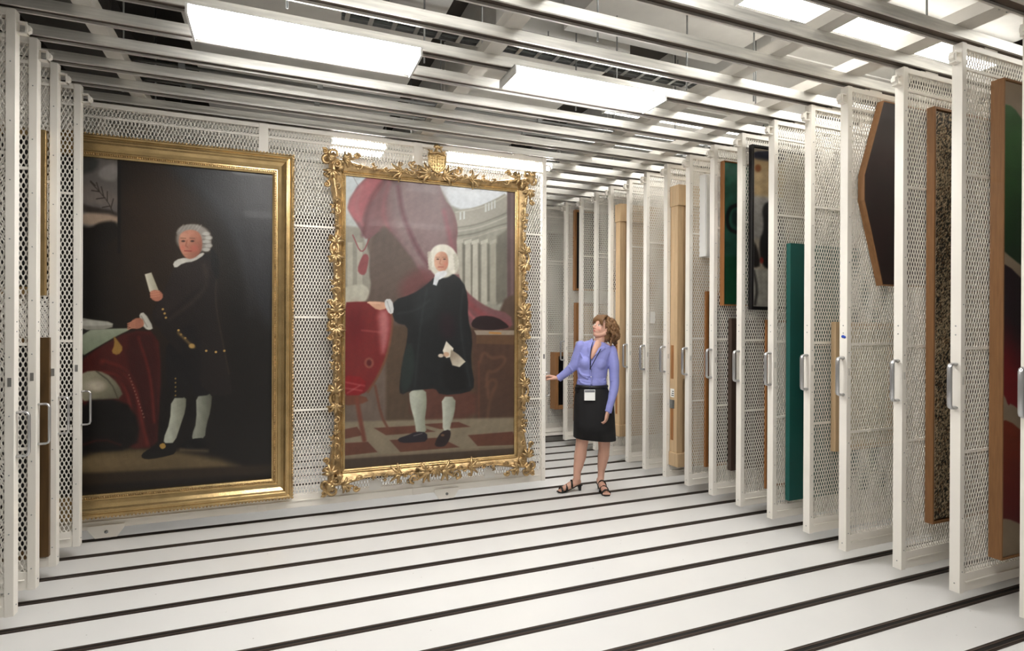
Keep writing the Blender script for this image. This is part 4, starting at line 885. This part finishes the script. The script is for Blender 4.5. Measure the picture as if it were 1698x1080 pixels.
# neck, trunk, arms, legs
chain(body, [(HP(0, -.020, -.060), .050), (PX(993.5, 566), .050), (PX(991, 580), .060)], 16)
chain(body, [(PX(990, 584), .075), (PX(985, 605), .098), (PX(982, 630), .085), (PX(982, 655), .10), (PX(983, 690), .105)], 18)
chain(body, [(PX(966, 577), .05), (PX(989, 574), .055), (PX(1012, 581), .05)], 14)
chain(body, [(PX(991, 572, -.055), .040), (PX(985, 583, -.096), .030), (PX(980.5, 594, -.122), .013)], 12)
RA = [(PX(964, 576), .045), (PX(958, 592, .01), .040), (PX(953, 605, .02), .037), (PX(944, 614, .04), .034), (PX(935, 621.5, .06), .028), (PX(925.5, 627.5, .075), .022)]
LA = [(PX(1013, 584), .045), (PX(1017, 602, -.02), .042), (PX(1018.5, 622, -.03), .038), (PX(1018, 642, -.05), .035), (PX(1014, 662, -.09), .030), (PX(1008, 683, -.12), .023)]
chain(body, RA); chain(body, LA)
L1 = [(PX(968, 690), .088), (PX(966, 715), .070), (PX(965.3, 731), .060), (PX(963.5, 745, .01), .057), (PX(962, 756, .02), .059), (PX(959.5, 770, .02), .048), (PX(957, 784, .01), .036), (PX(957, 794), .034)]
L2 = [(PX(1000, 690), .088), (PX(1001, 715), .070), (PX(1001.8, 731), .058), (PX(1001.5, 745, .02), .054), (PX(1000.5, 756, .04), .055), (PX(998.5, 770, .05), .045), (PX(997, 783, .05), .033), (PX(996.5, 791, .045), .032)]
chain(body, L1); chain(body, L2)
def at_floor(u, d, z):     # point at image column u and depth d, standing z above the floor
    p = W(u, 540, d); return rel(Vector((p.x, p.y, z)))
F1 = [at_floor(959.5, 5.47, .088), at_floor(951, 5.45, .072), at_floor(941, 5.43, .042), at_floor(934, 5.42, .030)]
F2 = [at_floor(995.5, 5.52, .088), at_floor(998, 5.46, .072), at_floor(1002.5, 5.39, .042), at_floor(1005.5, 5.34, .030)]
for F_, L_ in ((F1, L1), (F2, L2)):
    chain(body, [(F_[0], .032), (F_[1], .034), (F_[2], .033), (F_[3], .022)], 12)
    chain(body, [(L_[-1][0], .032), ((F_[0]+F_[1])/2+Vector((0, 0, .012)), .034)], 12)
    d = (F_[3]-F_[2]).normalized(); sd = Vector((-d.y, d.x, 0)).normalized()
    for i in range(5):
        o_ = (i-2)*.0145; ln = (.030, .034, .032, .028, .022)[i] if F_ is F1 else (.022, .028, .032, .034, .030)[i]
        chain(body, [(F_[3]+sd*o_+Vector((0, 0, -.006)), .0095), (F_[3]+sd*o_*1.05+d*ln+Vector((0, 0, -.012)), .0085)], 8, 2)
def hand(mb, wrist, a, nrm, thumb_side, curl, L=.175, spread=.16):
    """a: pointing direction, nrm: out of the palm, thumb_side: +1/-1 across"""
    a = a.normalized(); c = a.cross(nrm).normalized()*thumb_side; nrm = (nrm - a*nrm.dot(a)).normalized()
    k = L/.175
    for i in range(4):
        off = (1.5-i)*.0195*k
        mb_pts = [(wrist+c*off*.55, .016*k), (wrist+a*.045*k+c*off*.85, .0155*k), (wrist+a*.086*k+c*off, .0130*k)]
        chain(mb, mb_pts, 10, 3)
    for i, ln in enumerate((.068, .076, .070, .056)):
        off = (1.5-i)*.0195*k; p = wrist+a*.086*k+c*off; ang = 0; d = a; pts = [(p, .0105*k)]; cu = curl*(1+.12*i); sp = (1.5-i)*spread/3
        for j, (fr, rr) in enumerate(((.45, .0093), (.32, .0085), (.23, .0072))):
            ang += cu*(.55, 1.0, .7)[j]; d = (a*math.cos(ang)+nrm*math.sin(ang)+c*sp).normalized(); p = p+d*ln*fr*k; pts.append((p, rr*k))
        chain(mb, pts, 10, 3)
    t0 = wrist+a*.022*k+c*.024*k+nrm*.006; t1 = t0+(a*.6+c*.75+nrm*.35).normalized()*.040*k; t2 = t1+(a*.85+c*.35+nrm*.4).normalized()*.032*k; t3 = t2+(a*.95+c*.0+nrm*.45).normalized()*.024*k
    chain(mb, [(t0, .015*k), (t1, .0125*k), (t2, .0105*k), (t3, .0085*k)], 10, 3)
Wr = RA[-1][0]; grip = rel(Vector((XP+.052, YK(9)+TH/2, 1.075)))
aR = (grip-Wr); aR.z += .012
hand(body, Wr, aR, (-UP*.25-FWD*.2-RIGHT*.1)+Vector((-.25, .45, 0)), 1, .75, min(.165, max(.12, aR.length/.55)))
Wl = LA[-1][0]; aL = (-UP*.95 - RIGHT*.22 - FWD*.18)
hand(body, Wl, aL, (-RIGHT*.75 + FWD*.35), 1, .42, .155)
def skin_colour(V):
    base = np.array([.62, .36, .27]); col = np.tile(base, (len(V), 1)); P = V-np.array(HC)
    s_ = P@np.array(HS); f = P@np.array(HF); u = P@np.array(HU)
    def spot(cs, cf, cu, rs, rf, ru, c, al=1.0):
        d = np.sqrt(((s_-cs)/rs)**2+((f-cf)/rf)**2+((u-cu)/ru)**2); m = (np.clip((1-d)*3, 0, 1)*al)[:, None]; col[:] = col*(1-m)+np.array(c)*m
    spot(0, .080, -.0565, .023, .03, .0095, (.50, .10, .10), .9); 
    for q in (-1, 1):
        spot(q*.038, .06, -.030, .024, .05, .022, (.68, .28, .22), .5)
        spot(q*.031, .070, .006, .0135, .03, .0055, (.80, .76, .72)); spot(q*.029, .074, .006, .0062, .03, .0060, (.07, .06, .05)); spot(q*.031, .070, .0125, .016, .03, .0028, (.10, .05, .04), .9)
        spot(q*.032, .070, .025, .018, .03, .0040, (.26, .15, .08), .85)
    return col
M_skin = mat_attr('skin', .45, .4, bump=.03, bscale=200)
M_skin.node_tree.nodes['Principled BSDF'].inputs['Subsurface Weight'].default_value = .08
M_skin.node_tree.nodes['Principled BSDF'].inputs['Subsurface Radius'].default_value = (.02, .008, .004)
remeshed('body', body, .0042, M_skin, 3, .5, wo, skin_colour)
# blouse
M_blouse = mat('lavender_cotton', (138, 142, 204), .75, var=.05, vscale=10, bump=.35, bscale=16, stretch=(1, 1, 2.2))
bl = MB()
def ring(uL, uR, v, ry, dd=0, n=26, tilt=0):
    c = PX((uL+uR)/2, v, dd); hw = (uR-uL)/2*s2m
    return [c+RIGHT*hw*math.cos(2*PI*i/n)+FWD*ry*math.sin(2*PI*i/n)+UP*tilt*math.cos(2*PI*i/n) for i in range(n)]
bl.loft([ring(979, 1003, 566, .062, .01, tilt=-.012), ring(966, 1016, 571.5, .082, tilt=-.024), ring(959, 1016, 581, .100, tilt=-.015), ring(957, 1012, 592, .112), ring(956, 1009, 604, .120), ring(957, 1007, 616, .112), ring(958, 1005, 627, .105), ring(956, 1006, 636, .116), ring(958, 1004.5, 641.5, .112)])
for u, v in ((973, 602), (994, 604)): bl.ball(PX(u, v, -.066), (.070, .060, .066), 18, 12)
bl.ball(PX(963, 574), .052, 14, 10); bl.ball(PX(1013, 581), .053, 14, 10)
chain(bl, [(PX(963.5, 575), .056), (PX(957.5, 591, .01), .052), (PX(953, 604, .02), .050), (PX(945, 613, .04), .044), (PX(936, 620.5, .055), .038), (PX(929, 626, .07), .035)])
chain(bl, [(PX(1013.5, 583), .056), (PX(1017.5, 602, -.02), .052), (PX(1018.5, 622, -.03), .047), (PX(1018.5, 642, -.05), .044), (PX(1014.5, 660, -.085), .039), (PX(1010, 674, -.11), .037), (PX(1008.5, 680, -.115), .038)])
for q in ([(960, 618), (975, 624), (1003, 618)], [(958, 630), (980, 634), (1004, 629)], [(960, 606), (972, 612), (980, 606)], [(985, 612), (996, 618), (1006, 612)], [(978, 590), (981, 612), (981, 640)], [(962, 585), (966, 594), (975, 597)], [(1010, 590), (1004, 600), (998, 606)], [(962, 634), (972, 638), (984, 636)], [(990, 630), (998, 636), (1005, 634)], [(959, 612), (964, 622), (974, 628)]):
    pts = []
    for u, v in q:
        t = abs(u-982)/26; pts.append((PX(u, v, -.108*math.sqrt(max(.05, 1-min(1, t)**2))-.002), .0065))
    chain(bl, pts, 8, 5)
for q, dd in (([(951, 600), (956, 607)], -.02), ([(1014, 632), (1023, 628)], -.07), ([(1012, 648), (1021, 644)], -.085), ([(944, 608), (950, 616)], -.01)):
    chain(bl, [(PX(u, v, dd), .008) for u, v in q], 8, 3)
remeshed('blouse', bl, .0055, M_blouse, 4, .5, wo)
# collar, placket, cuffs, buttons
c = MB()
def flap(mb, pts, dd, th=.005):
    P = [PX(u, v, d_) for u, v, d_ in pts]; n = len(P); mb.add(P+[p+FWD*th for p in P], [tuple(range(n)), tuple(range(2*n-1, n-1, -1))]+[(i, i+n, (i+1) % n+n, (i+1) % n) for i in range(n)], False)
flap(c, [(981.5, 561, -.055), (975, 569, -.085), (974, 577, -.105), (980, 574, -.110), (984, 566, -.075)], 0); flap(c, [(984, 566, -.07), (981, 575, -.112), (977.5, 588, -.128), (975, 577, -.118)], 0)
flap(c, [(999, 570, -.055), (1004, 577, -.092), (994, 585, -.118), (984, 590, -.128), (990, 578, -.105)], 0)
c.build('collar', M_blouse, wo, bevel=.002)
c = MB(); chain(c, [(PX(976.5, 589, -.122), .006), (PX(978.5, 604, -.128), .006), (PX(980, 622, -.118), .006), (PX(980.5, 639, -.120), .006)], 8); c.build('placket', M_blouse, wo)
for v in (596, 610, 625): MB().ball(PX(978.8+(v-596)*.05, v, -.136 if v < 615 else -.128), .0045, 8, 6).build('button', M_white, wo)
for u, v, dd, ax, r in ((927.5, 627, .072, (Wr-RA[-2][0]), .036), (1008, 682, -.118, (Wl-LA[-2][0]), .038)):
    p = PX(u, v, dd); a = ax.normalized(); MB().tube([p-a*.022, p+a*.010], [r, r*.98], 16).build('cuff', M_blouse, wo, bevel=.003)
# skirt
M_skirt = mat('black_wool', (22, 21, 24), .8, bump=.1, bscale=200, var=.1)
k = MB(); n = 34
def sring(uL, uR, v, ry, wav=0, tilt=0):
    c_ = PX((uL+uR)/2, v); hw = (uR-uL)/2*s2m; out = []
    for i in range(n):
        a = 2*PI*i/n; w_ = 1+wav*math.sin(5*a+1)
        out.append(c_+RIGHT*hw*w_*math.cos(a)+FWD*ry*w_*math.sin(a)+UP*tilt*math.cos(a))
    return out
outer = [sring(956.5, 1006, 637.5, .122), sring(955, 1008, 645, .132), sring(952.5, 1014, 658, .148), sring(951.5, 1018, 674, .155, .004), sring(951, 1019.5, 700, .150, .012), sring(950.5, 1021, 727.5, .146, .022, -.016)]
inner = [[p+(PX(985, 700)-p).normalized()*.006 for p in outer[-1]], [p+Vector((0, 0, .05)) for p in sring(955, 1016, 727, .135)]]
k.loft(outer+inner, smooth=True); k.build('skirt', M_skirt, wo)
k = MB(); k.tube([p+Vector((0, 0, .004)) for p in sring(955.8, 1006.8, 641, .128)], .010, 8, closed=True, flat=1.4, fl=(0, 0, 1)); k.build('belt', M_black, wo)
k = MB(); p = PX(957.5, 646, -.06); k.box(p.x-.022, p.x+.022, p.y-.018, p.y+.018, p.z-.022, p.z+.026); k.build('belt_pouch', M_black, wo, bevel=.006)
# lanyard and badge
k = MB()
P1_ = [PX(984.5, 562, -.05), PX(980.5, 576, -.118), PX(979, 590, -.140), PX(979, 611, -.150)]
P2_ = [PX(1000, 572, -.05), PX(994, 583, -.125), PX(986, 598, -.148), PX(979, 611, -.152)]
k.tube(P1_, .004, 6); k.tube(P2_, .004, 6); k.ball(PX(979, 612, -.152), .007, 8, 6); k.tube([PX(978, 640, -.150), PX(978, 647, -.162)], .004, 6)
k.build('lanyard', mat('navy_cord', (24, 26, 52), .6), wo)
k = MB(); p = PX(978, 655.5, -.168)
q = [p+RIGHT*a*.050+UP*b*.050 for a, b in ((-1, 1), (1, 1), (1, -1), (-1, -1))]; k.add(q+[v+FWD*.004 for v in q], [(0, 1, 2, 3), (7, 6, 5, 4), (0, 4, 5, 1), (1, 5, 6, 2), (2, 6, 7, 3), (3, 7, 4, 0)])
bd_ = k.build('badge', M_white, wo, bevel=.002)
k = MB(); p = PX(978, 649, -.171); q = [p+RIGHT*a*.046+UP*b*.010 for a, b in ((-1, 1), (1, 1), (1, -1), (-1, -1))]; k.add(q+[v+FWD*.002 for v in q], [(0, 1, 2, 3), (7, 6, 5, 4), (0, 4, 5, 1), (1, 5, 6, 2), (2, 6, 7, 3), (3, 7, 4, 0)])
k.build('badge_clip_strip', mat('badge_grey', (120, 120, 126), .4), bd_)
# hair: cap plus many wavy locks
M_hair = mat('light_brown_hair', (122, 90, 60), .5, var=.35, vscale=40, bump=.3, bscale=60, stretch=(3, 3, 1))
h = MB(); rr = random.Random(4)
h.ball(HP(0, -.026, .032), (.086, .092, .090), 22, 14, MH); h.ball(HP(0, -.055, -.035), (.078, .060, .085), 18, 12, MH)
for i in range(110):
    az = rr.uniform(-2.45, 2.45); el = rr.uniform(.0, 1.25)      # az from the back of the head
    d = Vector((math.sin(az)*math.cos(el), -math.cos(az)*math.cos(el), math.sin(el)))
    if d.y > .55 and d.z < .8: continue
    p0 = HP(d.x*.084, -.024+d.y*.090, .034+d.z*.088)
    out = (HS*d.x + HF*(d.y-.25)).normalized(); out.z *= .3
    L = rr.uniform(.13, .20) if abs(az) < 2.0 else rr.uniform(.08, .12); ph = rr.uniform(0, 6); pts = []; rs = []
    for j in range(9):
        t = j/8; down = (-UP*.86 - HU*.25 - HF*.22).normalized(); sidev = out.cross(UP).normalized()
        p = p0 + down*L*t + out*(.030*math.sin(PI*min(1, t*1.2)) + .012*math.sin(ph+t*11)) + sidev*.012*math.sin(ph*1.7+t*9)
        pts.append(p); rs.append(.0115*(1-.55*t)+.002)
    h.tube(pts, rs, 6)
for i in range(16):   # fringe swept over the forehead
    t = i/15; s0 = -.062+.124*t; pts = [HP(s0*.5, .02, .118), HP(s0*.9, .062, .098), HP(s0*1.15, .080, .062), HP(s0*1.30+.004*math.sin(i*2), .070, .036-.03*abs(s0)/.06)]
    h.tube(pts, [.012, .0115, .009, .004], 6)
h.build('hair', M_hair, wo)
# sandals
M_shoe = mat('black_patent_leather', (18, 16, 17), .25)
for F_ in (F1, F2):
    root = MB(); d = (F_[3]-F_[0]); d.z = 0; d.normalize(); sd = Vector((-d.y, d.x, 0))
    def SP(a, b, z): return Vector((F_[0].x+d.x*a+sd.x*b, F_[0].y+d.y*a+sd.y*b, z))
    Lf = (F_[3]-F_[0]).to_2d().length
    prof = [(-.035, .052, .030), (.02, .050, .030), (.07, .030, .028), (Lf-.03, .008, .040), (Lf+.02, .002, .042), (Lf+.052, .002, .024)]
    up_ = [[SP(a, -w_, z+.010), SP(a, w_, z+.010), SP(a, w_, z), SP(a, -w_, z)] for a, z, w_ in prof]
    root.loft(up_, smooth=False); root.build('sandal_sole', M_shoe, wo, bevel=.002)
    hl = MB().loft([[SP(-.030+x_*s_, y_*s_, z) for x_, y_ in ((0, -.020), (0, .020), (.038, .016), (.038, -.016))] for z, s_ in ((.052, 1), (.02, .62), (.001, .55))], smooth=False)
    hl.build('sandal_heel', M_shoe, wo, bevel=.001)
    def strap(a, hgt, wd, dia=0):
        m = MB(); pts = []
        for i in range(11):
            t = i/10*PI; pts.append(SP(a+dia*math.cos(t), math.cos(t)*(wd), (.012 if a > Lf*.5 else .045)+math.sin(t)*hgt))
        m.tube(pts, .0055, 8, flat=1.9, fl=(d.x, d.y, 0)); m.build('sandal_strap', M_shoe, wo)
    strap(Lf+.015, .040, .040); strap(Lf-.045, .060, .040, .016); strap(Lf*.42, .062, .037, .01)
# ------------------------------------------------------------------ world and colour management
w = bpy.data.worlds.new('world'); bpy.context.scene.world = w; w.use_nodes = True
w.node_tree.nodes['Background'].inputs[0].default_value = (.9, .93, 1, 1); w.node_tree.nodes['Background'].inputs[1].default_value = .05
sc = bpy.context.scene; vs = sc.view_settings
vs.view_transform = 'Standard'; vs.look = 'None'; vs.exposure = 0.93; vs.gamma = 1; vs.use_curve_mapping = False
sc.cycles.max_bounces = 7; sc.cycles.diffuse_bounces = 5; sc.cycles.glossy_bounces = 4; sc.cycles.sample_clamp_indirect = 6
sc.cycles.use_denoising = True; sc.cycles.use_adaptive_sampling = True; sc.cycles.adaptive_threshold = .02
